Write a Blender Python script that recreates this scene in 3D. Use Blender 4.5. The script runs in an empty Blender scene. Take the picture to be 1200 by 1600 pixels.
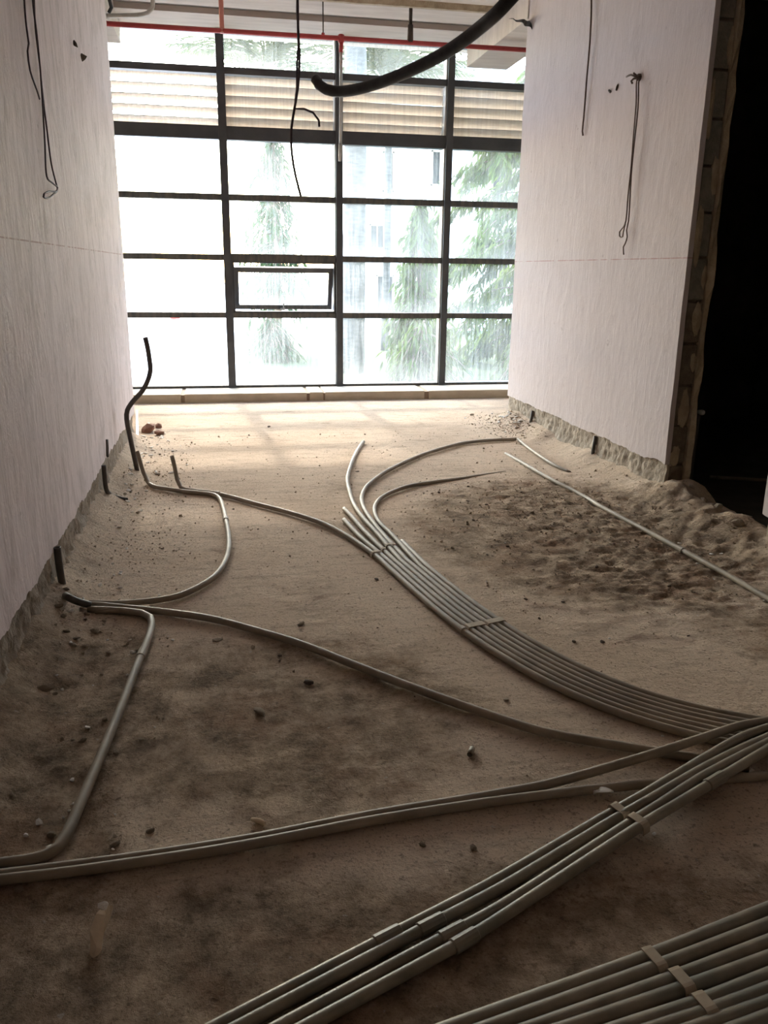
import bpy, bmesh, math, random
import numpy as np
from mathutils import Vector, Matrix

scene = bpy.context.scene
COL = scene.collection
# ------------------------------------------------------------------ camera
cam_data = bpy.data.cameras.new('camera')
cam_data.sensor_fit = 'VERTICAL'
cam_data.sensor_height = 36.0
cam_data.lens = 1293.54 * 36.0 / 1600.0
cam_data.clip_start = 0.02
cam_data.clip_end = 400
camera = bpy.data.objects.new('camera', cam_data)
COL.objects.link(camera)
_r = Vector((0.981805, -0.189473, 0.012598))
_u = Vector((0.041205, 0.277338, 0.959888))
_f = Vector((0.185367, 0.941904, -0.280099))
camera.matrix_world = Matrix(((_r.x, _u.x, -_f.x, 0.0), (_r.y, _u.y, -_f.y, 0.0), (_r.z, _u.z, -_f.z, 1.25), (0, 0, 0, 1)))
scene.camera = camera
# ------------------------------------------------------------------ sky, sun, exposure
SUN_TRAVEL = Vector((0.092, -1.0, -0.705)).normalized()
world = bpy.data.worlds.new('hazy_sky')
scene.world = world
world.use_nodes = True
wn = world.node_tree
wn.nodes.clear()
w_out = wn.nodes.new('ShaderNodeOutputWorld')
w_bg = wn.nodes.new('ShaderNodeBackground')
w_sky = wn.nodes.new('ShaderNodeTexSky')
w_sky.sky_type = 'NISHITA'
w_sky.sun_disc = False
w_sky.sun_elevation = math.asin(-SUN_TRAVEL.z)
w_sky.sun_rotation = math.atan2(-SUN_TRAVEL.x, -SUN_TRAVEL.y)
w_sky.air_density = 1.2
w_sky.dust_density = 1.3
w_sky.ozone_density = 1.0
w_bg.inputs['Strength'].default_value = 0.64
wn.links.new(w_sky.outputs['Color'], w_bg.inputs['Color'])
wn.links.new(w_bg.outputs['Background'], w_out.inputs['Surface'])
sun_data = bpy.data.lights.new('sun', 'SUN')
sun_data.energy = 1.2
sun_data.color = (1.0, 0.88, 0.78)
sun_data.angle = math.radians(2.2)
sun = bpy.data.objects.new('sun', sun_data)
COL.objects.link(sun)
sun.rotation_euler = SUN_TRAVEL.to_track_quat('-Z', 'Y').to_euler()
sun.location = (-2, 20, 14)
scene.view_settings.view_transform = 'Standard'
scene.view_settings.look = 'None'
scene.view_settings.gamma = 1.0
scene.view_settings.use_curve_mapping = False
scene.view_settings.exposure = 2.16
scene.cycles.max_bounces = 10
scene.cycles.diffuse_bounces = 6
scene.cycles.transparent_max_bounces = 24
scene.cycles.caustics_reflective = False
scene.cycles.caustics_refractive = False
# the opening of the glazed facade guides the sky light into the room
portal_data = bpy.data.lights.new('sky_portal', 'AREA')
portal_data.shape = 'RECTANGLE'
portal_data.size = 4.4
portal_data.size_y = 3.3
portal_data.cycles.is_portal = True
portal = bpy.data.objects.new('sky_portal', portal_data)
COL.objects.link(portal)
portal.location = (1.2, 9.05, 1.72)
portal.rotation_euler = (math.radians(-90), 0, 0)
# centre lines of the conduits, wires and hoses, in metres
LINES = {
 'H1': [[-0.305,4.86,0.2],[-0.293,4.86,0.131],[-0.283,4.86,0.054],[-0.261,4.807,0.02],[-0.198,4.767,0.012],[-0.088,4.701,0.012],[0.019,4.593,0.012],[0.154,4.425,0.012],[0.314,4.236,0.012],[0.46,4.026,0.012],[0.558,3.796,0.012],[0.65,3.468,0.012],[0.666,3.375,0.012],[0.682,3.281,0.012],[0.698,3.188,0.012],[0.714,3.095,0.012],[0.731,3.002,0.012],[0.748,2.909,0.012],[0.767,2.817,0.012],[0.788,2.724,0.012],[0.811,2.633,0.012],[0.837,2.543,0.012],[0.866,2.453,0.012],[0.898,2.365,0.012],[0.933,2.278,0.012],[0.973,2.194,0.012],[1.018,2.114,0.012],[1.07,2.037,0.012],[1.127,1.966,0.012],[1.191,1.9,0.012],[1.261,1.84,0.012],[1.336,1.787,0.012],[1.416,1.74,0.012],[1.5,1.7,0.012],[1.586,1.666,0.012],[1.675,1.637,0.012],[1.766,1.613,0.012],[1.858,1.594,0.012],[1.95,1.578,0.012],[2.044,1.565,0.012],[2.138,1.554,0.012],[2.232,1.545,0.012],[2.326,1.537,0.012],[2.42,1.53,0.012]],
 'H2': [[0.588,4.053,0.012],[0.608,3.872,0.012],[0.63,3.715,0.012],[0.693,3.379,0.012],[0.709,3.286,0.012],[0.725,3.193,0.012],[0.741,3.1,0.012],[0.758,3.007,0.012],[0.775,2.914,0.012],[0.794,2.822,0.012],[0.815,2.731,0.012],[0.838,2.64,0.012],[0.864,2.551,0.012],[0.892,2.462,0.012],[0.924,2.375,0.012],[0.959,2.289,0.012],[0.998,2.207,0.012],[1.042,2.128,0.012],[1.092,2.053,0.012],[1.148,1.984,0.012],[1.21,1.92,0.012],[1.278,1.862,0.012],[1.351,1.81,0.012],[1.429,1.765,0.012],[1.511,1.725,0.012],[1.596,1.692,0.012],[1.683,1.663,0.012],[1.772,1.64,0.012],[1.863,1.621,0.012],[1.955,1.605,0.012],[2.047,1.592,0.012],[2.14,1.581,0.012],[2.234,1.572,0.012],[2.328,1.565,0.012],[2.422,1.557,0.012]],
 'H3': [[0.617,4.254,0.012],[0.636,4.092,0.012],[0.65,3.931,0.012],[0.673,3.728,0.012],[0.72,3.384,0.012],[0.736,3.291,0.012],[0.752,3.197,0.012],[0.768,3.104,0.012],[0.785,3.012,0.012],[0.802,2.92,0.012],[0.821,2.828,0.012],[0.842,2.737,0.012],[0.864,2.647,0.012],[0.89,2.558,0.012],[0.918,2.471,0.012],[0.949,2.385,0.012],[0.984,2.301,0.012],[1.022,2.22,0.012],[1.065,2.142,0.012],[1.114,2.07,0.012],[1.168,2.002,0.012],[1.229,1.94,0.012],[1.295,1.884,0.012],[1.366,1.833,0.012],[1.442,1.789,0.012],[1.522,1.75,0.012],[1.605,1.717,0.012],[1.691,1.69,0.012],[1.778,1.667,0.012],[1.868,1.648,0.012],[1.959,1.632,0.012],[2.051,1.619,0.012],[2.143,1.609,0.012],[2.236,1.6,0.012],[2.33,1.592,0.012],[2.424,1.585,0.012]],
 'H4': [[1.025,6.04,0.012],[0.934,5.749,0.012],[0.857,5.463,0.012],[0.771,5.098,0.012],[0.73,4.883,0.012],[0.703,4.623,0.012],[0.684,4.334,0.012],[0.69,4.072,0.012],[0.713,3.814,0.012],[0.747,3.388,0.012],[0.763,3.295,0.012],[0.779,3.202,0.012],[0.795,3.109,0.012],[0.812,3.017,0.012],[0.829,2.925,0.012],[0.848,2.834,0.012],[0.868,2.744,0.012],[0.891,2.655,0.012],[0.916,2.566,0.012],[0.944,2.48,0.012],[0.975,2.394,0.012],[1.009,2.312,0.012],[1.047,2.232,0.012],[1.089,2.157,0.012],[1.136,2.086,0.012],[1.189,2.02,0.012],[1.248,1.96,0.012],[1.312,1.905,0.012],[1.381,1.856,0.012],[1.455,1.813,0.012],[1.533,1.776,0.012],[1.614,1.743,0.012],[1.698,1.716,0.012],[1.785,1.693,0.012],[1.873,1.675,0.012],[1.963,1.659,0.012],[2.054,1.646,0.012],[2.146,1.636,0.012],[2.239,1.627,0.012],[2.332,1.619,0.012],[2.426,1.612,0.012]],
 'H5': [[2.209,5.987,0.012],[2.072,5.979,0.012],[1.909,5.95,0.012],[1.736,5.875,0.012],[1.42,5.597,0.012],[1.213,5.355,0.012],[1.006,5.065,0.012],[0.846,4.77,0.012],[0.782,4.597,0.012],[0.741,4.419,0.012],[0.724,4.213,0.012],[0.728,3.986,0.012],[0.738,3.81,0.012],[0.774,3.393,0.012],[0.79,3.3,0.012],[0.806,3.207,0.012],[0.822,3.114,0.012],[0.839,3.022,0.012],[0.856,2.93,0.012],[0.875,2.84,0.012],[0.895,2.75,0.012],[0.918,2.662,0.012],[0.942,2.574,0.012],[0.97,2.488,0.012],[1.0,2.404,0.012],[1.034,2.323,0.012],[1.071,2.245,0.012],[1.112,2.171,0.012],[1.158,2.102,0.012],[1.21,2.039,0.012],[1.266,1.98,0.012],[1.329,1.927,0.012],[1.396,1.88,0.012],[1.468,1.837,0.012],[1.544,1.801,0.012],[1.623,1.769,0.012],[1.706,1.743,0.012],[1.791,1.72,0.012],[1.878,1.702,0.012],[1.967,1.686,0.012],[2.058,1.674,0.012],[2.149,1.663,0.012],[2.241,1.655,0.012],[2.334,1.647,0.012],[2.428,1.64,0.012]],
 'H6': [[1.802,5.039,-0.012],[1.647,4.969,-0.007],[1.448,4.869,-0.001],[1.26,4.785,0.006],[1.063,4.677,0.012],[0.897,4.508,0.012],[0.831,4.392,0.012],[0.782,4.242,0.012],[0.761,4.074,0.012],[0.762,3.936,0.012],[0.78,3.793,0.012],[0.817,3.304,0.012],[0.833,3.211,0.012],[0.849,3.119,0.012],[0.866,3.027,0.012],[0.883,2.936,0.012],[0.902,2.846,0.012],[0.922,2.757,0.012],[0.944,2.669,0.012],[0.969,2.582,0.012],[0.996,2.497,0.012],[1.026,2.414,0.012],[1.059,2.334,0.012],[1.096,2.257,0.012],[1.136,2.185,0.012],[1.18,2.119,0.012],[1.23,2.057,0.012],[1.285,2.0,0.012],[1.346,1.949,0.012],[1.411,1.903,0.012],[1.481,1.862,0.012],[1.555,1.826,0.012],[1.633,1.795,0.012],[1.714,1.769,0.012],[1.798,1.747,0.012],[1.884,1.729,0.012],[1.972,1.713,0.012],[2.061,1.701,0.012],[2.152,1.691,0.012],[2.244,1.682,0.012],[2.337,1.674,0.012],[2.43,1.667,0.012]],
 'H7': [[0.817,3.694,0.0],[0.845,3.309,0.012],[0.86,3.216,0.012],[0.876,3.124,0.012],[0.893,3.032,0.012],[0.91,2.941,0.012],[0.928,2.851,0.012],[0.949,2.763,0.012],[0.971,2.676,0.012],[0.995,2.59,0.012],[1.022,2.506,0.012],[1.052,2.424,0.012],[1.084,2.345,0.012],[1.12,2.27,0.012],[1.159,2.2,0.012],[1.203,2.135,0.012],[1.251,2.075,0.012],[1.304,2.02,0.012],[1.362,1.971,0.012],[1.426,1.926,0.012],[1.494,1.886,0.012],[1.566,1.851,0.012],[1.642,1.821,0.012],[1.721,1.795,0.012],[1.804,1.774,0.012],[1.889,1.756,0.012],[1.976,1.741,0.012],[2.064,1.728,0.012],[2.155,1.718,0.012],[2.246,1.709,0.012],[2.339,1.702,0.012],[2.433,1.695,0.012]],
 'F1': [[-0.501,0.944,0.012],[-0.042,1.144,0.012],[0.269,1.279,0.012],[0.485,1.372,0.012],[0.569,1.412,0.012],[0.867,1.552,0.02],[0.948,1.572,0.04],[1.064,1.63,0.041],[1.236,1.717,0.041],[1.354,1.773,0.041],[1.453,1.803,0.041],[1.752,1.893,0.041],[2.101,1.998,0.036],[2.45,2.104,0.029]],
 'F2': [[-0.473,0.933,0.012],[-0.014,1.132,0.012],[0.321,1.278,0.012],[0.476,1.344,0.012],[0.559,1.382,0.012],[0.853,1.523,0.02],[0.932,1.542,0.04],[1.143,1.644,0.041],[1.294,1.71,0.041],[1.421,1.758,0.041],[1.73,1.873,0.041],[2.09,2.008,0.036],[2.45,2.142,0.029]],
 'F3': [[-0.405,0.922,0.012],[0.054,1.12,0.012],[0.363,1.253,0.012],[0.46,1.294,0.012],[0.541,1.332,0.012],[0.884,1.492,0.035],[0.961,1.526,0.041],[1.131,1.616,0.041],[1.274,1.68,0.041],[1.405,1.735,0.041],[1.719,1.865,0.041],[2.084,2.018,0.036],[2.45,2.17,0.029]],
 'F4': [[-0.363,0.918,0.012],[0.098,1.112,0.012],[0.376,1.228,0.012],[0.451,1.263,0.012],[0.531,1.304,0.012],[0.904,1.474,0.041],[0.997,1.519,0.041],[1.163,1.599,0.041],[1.275,1.653,0.041],[1.386,1.707,0.041],[1.705,1.86,0.041],[2.077,2.039,0.036],[2.45,2.218,0.029]],
 'G1': [[-0.1,0.971,0.016],[0.391,1.07,0.016],[0.741,1.14,0.016],[1.042,1.21,0.016],[1.53,1.323,0.016],[2.211,1.481,0.016]],
 'G2': [[-0.067,0.958,0.016],[0.424,1.052,0.016],[0.749,1.115,0.016],[1.016,1.172,0.016],[1.504,1.276,0.016],[2.189,1.423,0.016]],
 'G3': [[0.009,0.949,0.016],[0.501,1.038,0.016],[0.77,1.087,0.016],[0.988,1.132,0.016],[1.478,1.233,0.016],[2.163,1.373,0.016]],
 'G4': [[0.068,0.95,0.016],[0.562,1.028,0.016],[0.77,1.062,0.016],[0.963,1.097,0.016],[1.455,1.188,0.016],[2.144,1.315,0.016]],
 'G5': [[0.156,0.938,0.016],[0.651,1.011,0.016],[0.775,1.029,0.016],[0.938,1.061,0.016],[1.429,1.158,0.016],[2.116,1.293,0.016]],
 'G6': [[0.217,0.928,0.016],[0.712,1.0,0.016],[0.791,1.011,0.016],[0.919,1.033,0.016],[1.412,1.118,0.016],[2.102,1.236,0.016]],
 'G7': [[0.276,0.911,0.016],[0.77,0.987,0.016],[0.797,0.991,0.016],[0.9,1.007,0.016],[1.394,1.081,0.016],[2.087,1.186,0.016]],
 'G8': [[0.347,0.895,0.016],[0.841,0.974,0.016],[0.882,0.981,0.016],[1.376,1.06,0.016],[2.067,1.171,0.016]],
 'A': [[-0.513,5.02,0.199],[-0.504,5.02,0.148],[-0.487,5.02,0.069],[-0.463,5.0,0.013],[-0.414,4.88,0.012],[-0.338,4.817,0.012],[-0.252,4.753,0.012],[-0.132,4.693,0.012],[-0.074,4.649,0.012],[-0.042,4.561,0.012],[-0.025,4.387,0.012],[-0.012,4.154,0.012],[-0.001,3.892,0.012],[-0.003,3.669,0.012],[-0.025,3.471,0.012],[-0.066,3.319,0.012],[-0.124,3.217,0.012],[-0.198,3.131,0.012],[-0.272,3.097,0.012],[-0.355,3.084,0.012],[-0.437,3.084,0.012],[-0.534,3.106,0.012]],
 'Cc': [[-0.544,3.095,0.012],[-0.483,3.072,0.012],[-0.385,3.031,0.012],[-0.265,2.981,0.012],[-0.076,2.878,0.013],[0.082,2.749,0.012],[0.228,2.613,0.012],[0.397,2.414,0.012],[0.532,2.256,0.012],[0.687,2.087,0.012],[0.832,1.944,0.012],[0.952,1.869,0.012],[1.072,1.806,0.012],[1.159,1.76,0.012],[1.244,1.715,0.012],[1.313,1.676,0.012]],
 'D': [[-0.53,3.042,0.012],[-0.454,3.024,0.012],[-0.382,3.0,0.012],[-0.329,2.973,0.012],[-0.295,2.925,0.013],[-0.286,2.86,0.012],[-0.29,2.74,0.012],[-0.308,2.551,0.012],[-0.33,2.282,0.012],[-0.36,1.969,0.012],[-0.38,1.785,0.012],[-0.388,1.711,0.012],[-0.399,1.662,0.012],[-0.424,1.637,0.012],[-0.461,1.629,0.012],[-0.513,1.628,0.012],[-0.592,1.634,0.012],[-0.67,1.642,0.012]],
 'E1': [[-0.657,1.6,0.012],[-0.505,1.592,0.012],[-0.377,1.594,0.012],[-0.245,1.597,0.012],[-0.109,1.605,0.012],[0.033,1.617,0.012],[0.304,1.653,0.012],[0.558,1.674,0.012],[0.665,1.685,0.012],[0.754,1.696,0.012],[0.905,1.716,0.023],[1.096,1.743,0.042],[1.247,1.786,0.042],[1.389,1.826,0.042],[1.475,1.835,0.042],[1.865,1.876,0.042],[2.45,1.937,0.03]],
 'E2': [[-0.652,1.582,0.012],[-0.501,1.576,0.012],[-0.373,1.575,0.012],[-0.243,1.58,0.012],[-0.108,1.587,0.012],[0.032,1.599,0.012],[0.311,1.633,0.012],[0.55,1.65,0.012],[0.738,1.656,0.012],[0.822,1.657,0.012],[0.971,1.656,0.012],[1.039,1.652,0.012],[1.198,1.641,0.012],[1.339,1.634,0.012],[1.518,1.623,0.012],[1.797,1.61,0.012],[2.185,1.592,0.012]],
 'K1': [[2.224,5.985,0.012],[2.191,5.674,0.012],[2.173,5.432,0.012],[2.163,5.089,0.012],[2.206,4.941,-0.002]],
 'K2': [[1.985,5.573,-0.008],[1.981,5.269,0.004],[1.977,5.003,0.012],[1.993,4.672,0.012],[2.032,4.468,0.003],[2.045,4.288,0.0],[2.027,4.084,0.012],[2.055,3.696,0.012],[2.078,3.346,0.012],[2.098,3.015,0.012],[2.104,2.727,0.012],[2.119,2.414,0.013],[2.135,2.1,0.012],[2.131,1.76,0.012]],
 'S': [[-0.452,5.35,0.839],[-0.441,5.35,0.769],[-0.435,5.35,0.691],[-0.434,5.35,0.64],[-0.453,5.35,0.577],[-0.492,5.35,0.51],[-0.551,5.35,0.447],[-0.589,5.35,0.392],[-0.597,5.35,0.335],[-0.585,5.35,0.225],[-0.57,5.35,0.109],[-0.555,5.35,-0.008],[-0.554,5.35,-0.05]],
 'T': [[-0.645,4.553,0.224],[-0.645,4.552,0.161],[-0.645,4.573,0.087],[-0.637,4.665,0.03],[-0.598,4.646,0.015],[-0.547,4.616,0.01]],
 'U': [[-0.648,3.189,0.216],[-0.648,3.193,0.149],[-0.648,3.21,0.077],[-0.648,3.233,0.015],[-0.588,3.012,0.075],[-0.562,3.032,0.05],[-0.526,3.055,0.025]],
 'red': [[-0.807,7.6,3.083],[2.738,7.6,3.091]],
 'red_drop1': [[0.115,7.6,3.068],[0.124,7.6,3.305]],
 'red_drop2': [[1.082,7.6,3.087],[1.082,7.6,2.983],[1.078,7.6,2.654],[1.075,7.6,2.282],[1.069,7.6,2.145]],
 'rod': [[1.667,7.6,3.092],[1.668,7.6,3.207],[1.671,7.6,3.405]],
 'hanger': [[0.933,7.6,3.088],[0.935,7.6,3.279]],
 'hose': [[0.399,3.5,1.95],[0.411,3.48,1.927],[0.434,3.45,1.907],[0.476,3.4,1.893],[0.533,3.3,1.886],[0.605,3.18,1.892],[0.684,3.02,1.906],[0.751,2.86,1.925],[0.807,2.7,1.956],[0.844,2.55,1.991]],
 'wireA': [[0.343,3.6,2.328],[0.344,3.6,2.242],[0.345,3.6,2.11],[0.349,3.6,2.044],[0.339,3.6,1.93],[0.323,3.6,1.849],[0.311,3.6,1.778],[0.312,3.6,1.696],[0.326,3.6,1.612],[0.346,3.6,1.535]],
 'wireB': [[0.35,3.62,2.334],[0.343,3.62,2.203],[0.349,3.62,2.126],[0.34,3.62,2.025],[0.338,3.62,1.934],[0.33,3.62,1.864],[0.365,3.62,1.865],[0.401,3.62,1.853],[0.424,3.62,1.826],[0.426,3.62,1.802]],
 'Lw1': [[-0.652,3.686,2.325],[-0.652,3.614,2.181],[-0.65,3.593,2.093],[-0.648,3.598,2.036],[-0.648,3.559,2.002],[-0.65,3.583,1.943],[-0.65,3.685,1.893],[-0.65,3.721,1.871]],
 'Lw2': [[-0.65,3.832,2.37],[-0.65,3.77,2.223],[-0.65,3.788,2.119],[-0.65,3.793,1.986],[-0.65,3.771,1.845],[-0.65,3.747,1.725],[-0.645,3.688,1.59],[-0.64,3.771,1.572],[-0.635,3.851,1.562],[-0.635,3.812,1.544],[-0.64,3.697,1.534],[-0.64,3.571,1.515],[-0.64,3.552,1.502],[-0.64,3.643,1.506],[-0.64,3.777,1.531],[-0.64,3.878,1.559],[-0.645,3.868,1.595],[-0.65,3.843,1.654],[-0.65,3.816,1.782],[-0.65,3.798,1.872],[-0.65,3.792,2.008],[-0.65,3.773,2.137],[-0.65,3.86,2.378]],
 'Rrod': [[2.442,5.775,3.183],[2.442,5.699,2.943],[2.442,5.674,2.716],[2.447,5.692,2.494],[2.452,5.706,2.245],[2.454,5.717,2.168],[2.462,5.719,2.141]],
 'Rw1': [[2.462,4.961,2.348],[2.442,4.958,2.329],[2.432,4.921,2.207],[2.432,4.917,2.035],[2.432,4.913,1.86],[2.432,4.918,1.683],[2.432,4.917,1.556],[2.432,4.943,1.52],[2.432,4.989,1.496],[2.432,4.984,1.47],[2.432,4.94,1.465],[2.432,4.938,1.494],[2.432,4.921,1.538]],
 'Rw2': [[2.462,4.96,2.344],[2.447,4.942,2.32],[2.44,4.909,2.189],[2.44,4.913,2.018],[2.44,4.918,1.843],[2.44,4.905,1.664],[2.44,4.899,1.555],[2.44,4.913,1.501],[2.44,4.897,1.464],[2.44,4.915,1.427],[2.44,4.936,1.406],[2.44,4.922,1.361]],
 'Rw3': [[2.462,4.968,2.342],[2.442,4.978,2.353],[2.432,5.018,2.371],[2.432,5.074,2.372]],
 'Rw4': [[2.462,4.969,2.349],[2.442,4.989,2.369],[2.437,4.997,2.377]],
 'Rw5': [[2.462,4.968,2.346],[2.442,5.001,2.348],[2.437,5.021,2.338],[2.432,4.992,2.322]],
 'greyU': [[-0.387,7.3,3.318],[-0.395,7.3,3.191],[-0.403,7.3,3.139],[-0.438,7.3,3.102],[-0.515,7.3,3.082],[-0.743,7.3,3.064]],
 'blackU': [[-0.697,7.2,3.269],[-0.702,7.2,3.144],[-0.693,7.2,3.094],[-0.714,7.2,3.059]],
}
# loose bits on the floor: x, y, width, height
BITS = {
 'white': [[-0.463,1.776,0.024,0.0155],[-0.485,1.738,0.0136,0.0102],[-0.423,1.68,0.0215,0.0116],[-0.413,1.796,0.0103,0.0086],[-0.403,1.819,0.0121,0.0087],[-0.4,1.847,0.0105,0.007],[-0.416,1.946,0.0164,0.0091],[-0.414,2.199,0.0178,0.0079],[-0.337,2.508,0.0131,0.0109],[-0.552,2.518,0.0177,0.0089],[-0.526,2.454,0.0173,0.0087],[-0.435,2.455,0.0086,0.0065],[-0.355,2.778,0.0166,0.0142],[1.176,1.681,0.0186,0.013],[0.937,1.567,0.0137,0.0137],[0.944,1.489,0.015,0.01],[1.177,1.874,0.0118,0.0079],[1.07,2.143,0.0084,0.0063],[-0.459,3.453,0.0258,0.0143],[-0.483,3.442,0.0143,0.0114],[-0.506,3.59,0.0148,0.0089],[-0.459,3.477,0.0201,0.0144],[-0.525,3.321,0.0277,0.0166],[-0.441,3.286,0.0219,0.0137],[-0.534,4.107,0.0334,0.0134],[-0.466,3.787,0.0186,0.0093],[-0.401,3.768,0.0154,0.0093],[0.02,3.721,0.0121,0.0121],[-0.281,3.183,0.0159,0.008],[-0.561,3.141,0.0159,0.0132],[-0.571,3.111,0.0184,0.0105],[-0.584,3.002,0.023,0.0153],[-0.5,4.401,0.0213,0.0107],[-0.252,5.494,0.0305,0.0131],[-0.486,6.178,0.0244,0.0147],[-0.474,6.419,0.0456,0.0152],[-0.618,7.071,0.0334,0.0167],[-0.601,6.361,0.0453,0.0201],[-0.547,5.853,0.0372,0.0186],[-0.509,5.586,0.04,0.0178],[-0.579,5.201,0.0291,0.0166],[-0.365,5.936,0.0376,0.0188],[1.322,2.512,0.012,0.0072],[1.055,3.113,0.0109,0.0082],[1.006,1.938,0.0097,0.0058],[2.152,3.479,0.0265,0.0099],[2.206,3.289,0.0225,0.0128],[2.256,3.29,0.0259,0.0097],[2.031,2.988,0.0148,0.0089],[2.072,3.186,0.0155,0.0093],[2.172,4.16,0.0188,0.0113],[2.173,4.444,0.0237,0.0118],[2.3,4.128,0.0151,0.0113],[2.309,3.778,0.0213,0.0107],[2.241,5.568,0.0237,0.0095],[1.306,3.599,0.0125,0.0093],[1.134,4.564,0.0188,0.015],[1.022,4.508,0.0148,0.0111],[1.375,4.728,0.0118,0.0079],[2.095,2.732,0.0198,0.017],[1.984,2.847,0.0114,0.0086]],
 'dark': [[0.228,2.356,0.0331,0.0186],[0.152,2.556,0.0176,0.0132],[0.149,2.523,0.0131,0.0087],[-0.447,5.84,0.0185,0.0185],[0.032,4.384,0.0176,0.0106],[1.092,6.376,0.0204,0.0204],[-0.293,5.111,0.0204,0.0122],[0.362,6.803,0.0375,0.0214],[0.188,6.464,0.0255,0.0153],[0.145,4.004,0.013,0.0097],[0.323,5.16,0.0123,0.0082],[0.398,4.805,0.0116,0.0077],[0.834,5.159,0.0291,0.0083],[-0.165,4.151,0.0101,0.0101],[-0.336,3.615,0.0089,0.0089],[0.604,3.215,0.0271,0.0135],[0.54,2.216,0.0101,0.006],[0.52,2.733,0.0118,0.0071],[1.139,2.72,0.0149,0.0074],[1.29,2.855,0.0209,0.0104]],
 'clod': [[0.247,2.807,0.0429,0.0191],[0.067,2.199,0.0548,0.0274],[-0.573,2.433,0.0648,0.0259],[0.065,2.631,0.027,0.0135],[-0.206,1.7,0.0213,0.0131],[-0.28,1.668,0.0293,0.013],[-0.46,1.553,0.0253,0.0158],[0.808,2.147,0.0263,0.0101],[1.126,2.077,0.0248,0.0103],[0.514,1.513,0.022,0.0125],[0.403,1.544,0.0188,0.0094],[2.47,3.502,0.0759,0.0483],[2.552,3.8,0.0734,0.0367],[2.616,3.641,0.0648,0.0432],[2.558,3.946,0.0602,0.0339],[2.573,4.101,0.0541,0.0309],[-0.053,2.718,0.037,0.0093],[-0.485,2.87,0.0441,0.0196],[-0.572,2.83,0.034,0.0195],[-0.623,3.008,0.041,0.0256],[-0.589,3.12,0.0343,0.0211],[-0.554,3.057,0.0311,0.0207],[-0.526,3.091,0.0235,0.0157],[-0.624,3.164,0.0321,0.0214],[-0.6,2.945,0.0378,0.0227],[-0.502,3.03,0.0231,0.0128],[-0.53,3.005,0.0255,0.0153],[-0.535,2.797,0.0337,0.0168]],
}
COUPLINGS = [["H1", 0.8, 2.631, 0.03], ["A", -0.012, 4.154, 0.05], ["D", -0.301, 2.64, 0.06], ["K2", 2.083, 3.355, 0.05], ["F1", 0.284, 1.29, 0.06], ["F2", 0.34, 1.29, 0.06], ["F3", 0.385, 1.263, 0.06], ["F4", 0.396, 1.243, 0.06], ["F4", 1.163, 1.628, 0.07], ["H1", -0.052, 4.66, 0.05]]
STRAPS = [[["H1", "H2"], 0.645, 3.492, 0.02], [["H3"], 0.7, 3.529, 0.02], [["H4", "H5"], 0.75, 3.586, 0.02], [["H2", "H3", "H4"], 0.847, 2.629, 0.032], [["H5", "H6", "H7"], 0.918, 2.64, 0.032], [["F1", "F2"], 0.874, 1.543, 0.02], [["F3", "F4"], 0.899, 1.5, 0.022], [["G1", "G2"], 0.748, 1.124, 0.022], [["G3", "G4"], 0.766, 1.071, 0.024], [["G5", "G6"], 0.779, 1.017, 0.024]]
# ------------------------------------------------------------------ helpers
rng = random.Random(7)
nrg = np.random.default_rng(11)

def tag(o, label=None, cat=None, group=None, kind=None):
    if label: o['label'] = label
    if cat: o['category'] = cat
    if group: o['group'] = group
    if kind: o['kind'] = kind
    return o

def hash2(ix, iy, seed):
    n = (ix.astype(np.int64) * 374761393 + iy.astype(np.int64) * 668265263 + seed * 1274126177) & 0xffffffff
    n = ((n ^ (n >> 13)) * 1274126177) & 0xffffffff
    return ((n ^ (n >> 16)) & 0xffff) / 65535.0

def vnoise(x, y, seed=0):
    ix = np.floor(x); iy = np.floor(y); fx = x - ix; fy = y - iy
    fx = fx * fx * (3 - 2 * fx); fy = fy * fy * (3 - 2 * fy)
    a = hash2(ix, iy, seed); b = hash2(ix + 1, iy, seed); c = hash2(ix, iy + 1, seed); d = hash2(ix + 1, iy + 1, seed)
    return (a * (1 - fx) + b * fx) * (1 - fy) + (c * (1 - fx) + d * fx) * fy

def fbm(x, y, seed=0, octv=4):
    s = 0.0; a = 0.5; f = 1.0
    for k in range(octv):
        s = s + a * (vnoise(x * f + 17.3 * k, y * f + 9.1 * k, seed + k) - 0.5) * 2
        a *= 0.5; f *= 2.03
    return s

def sstep(a, b, x):
    t = np.clip((x - a) / (b - a), 0, 1)
    return t * t * (3 - 2 * t)

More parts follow.
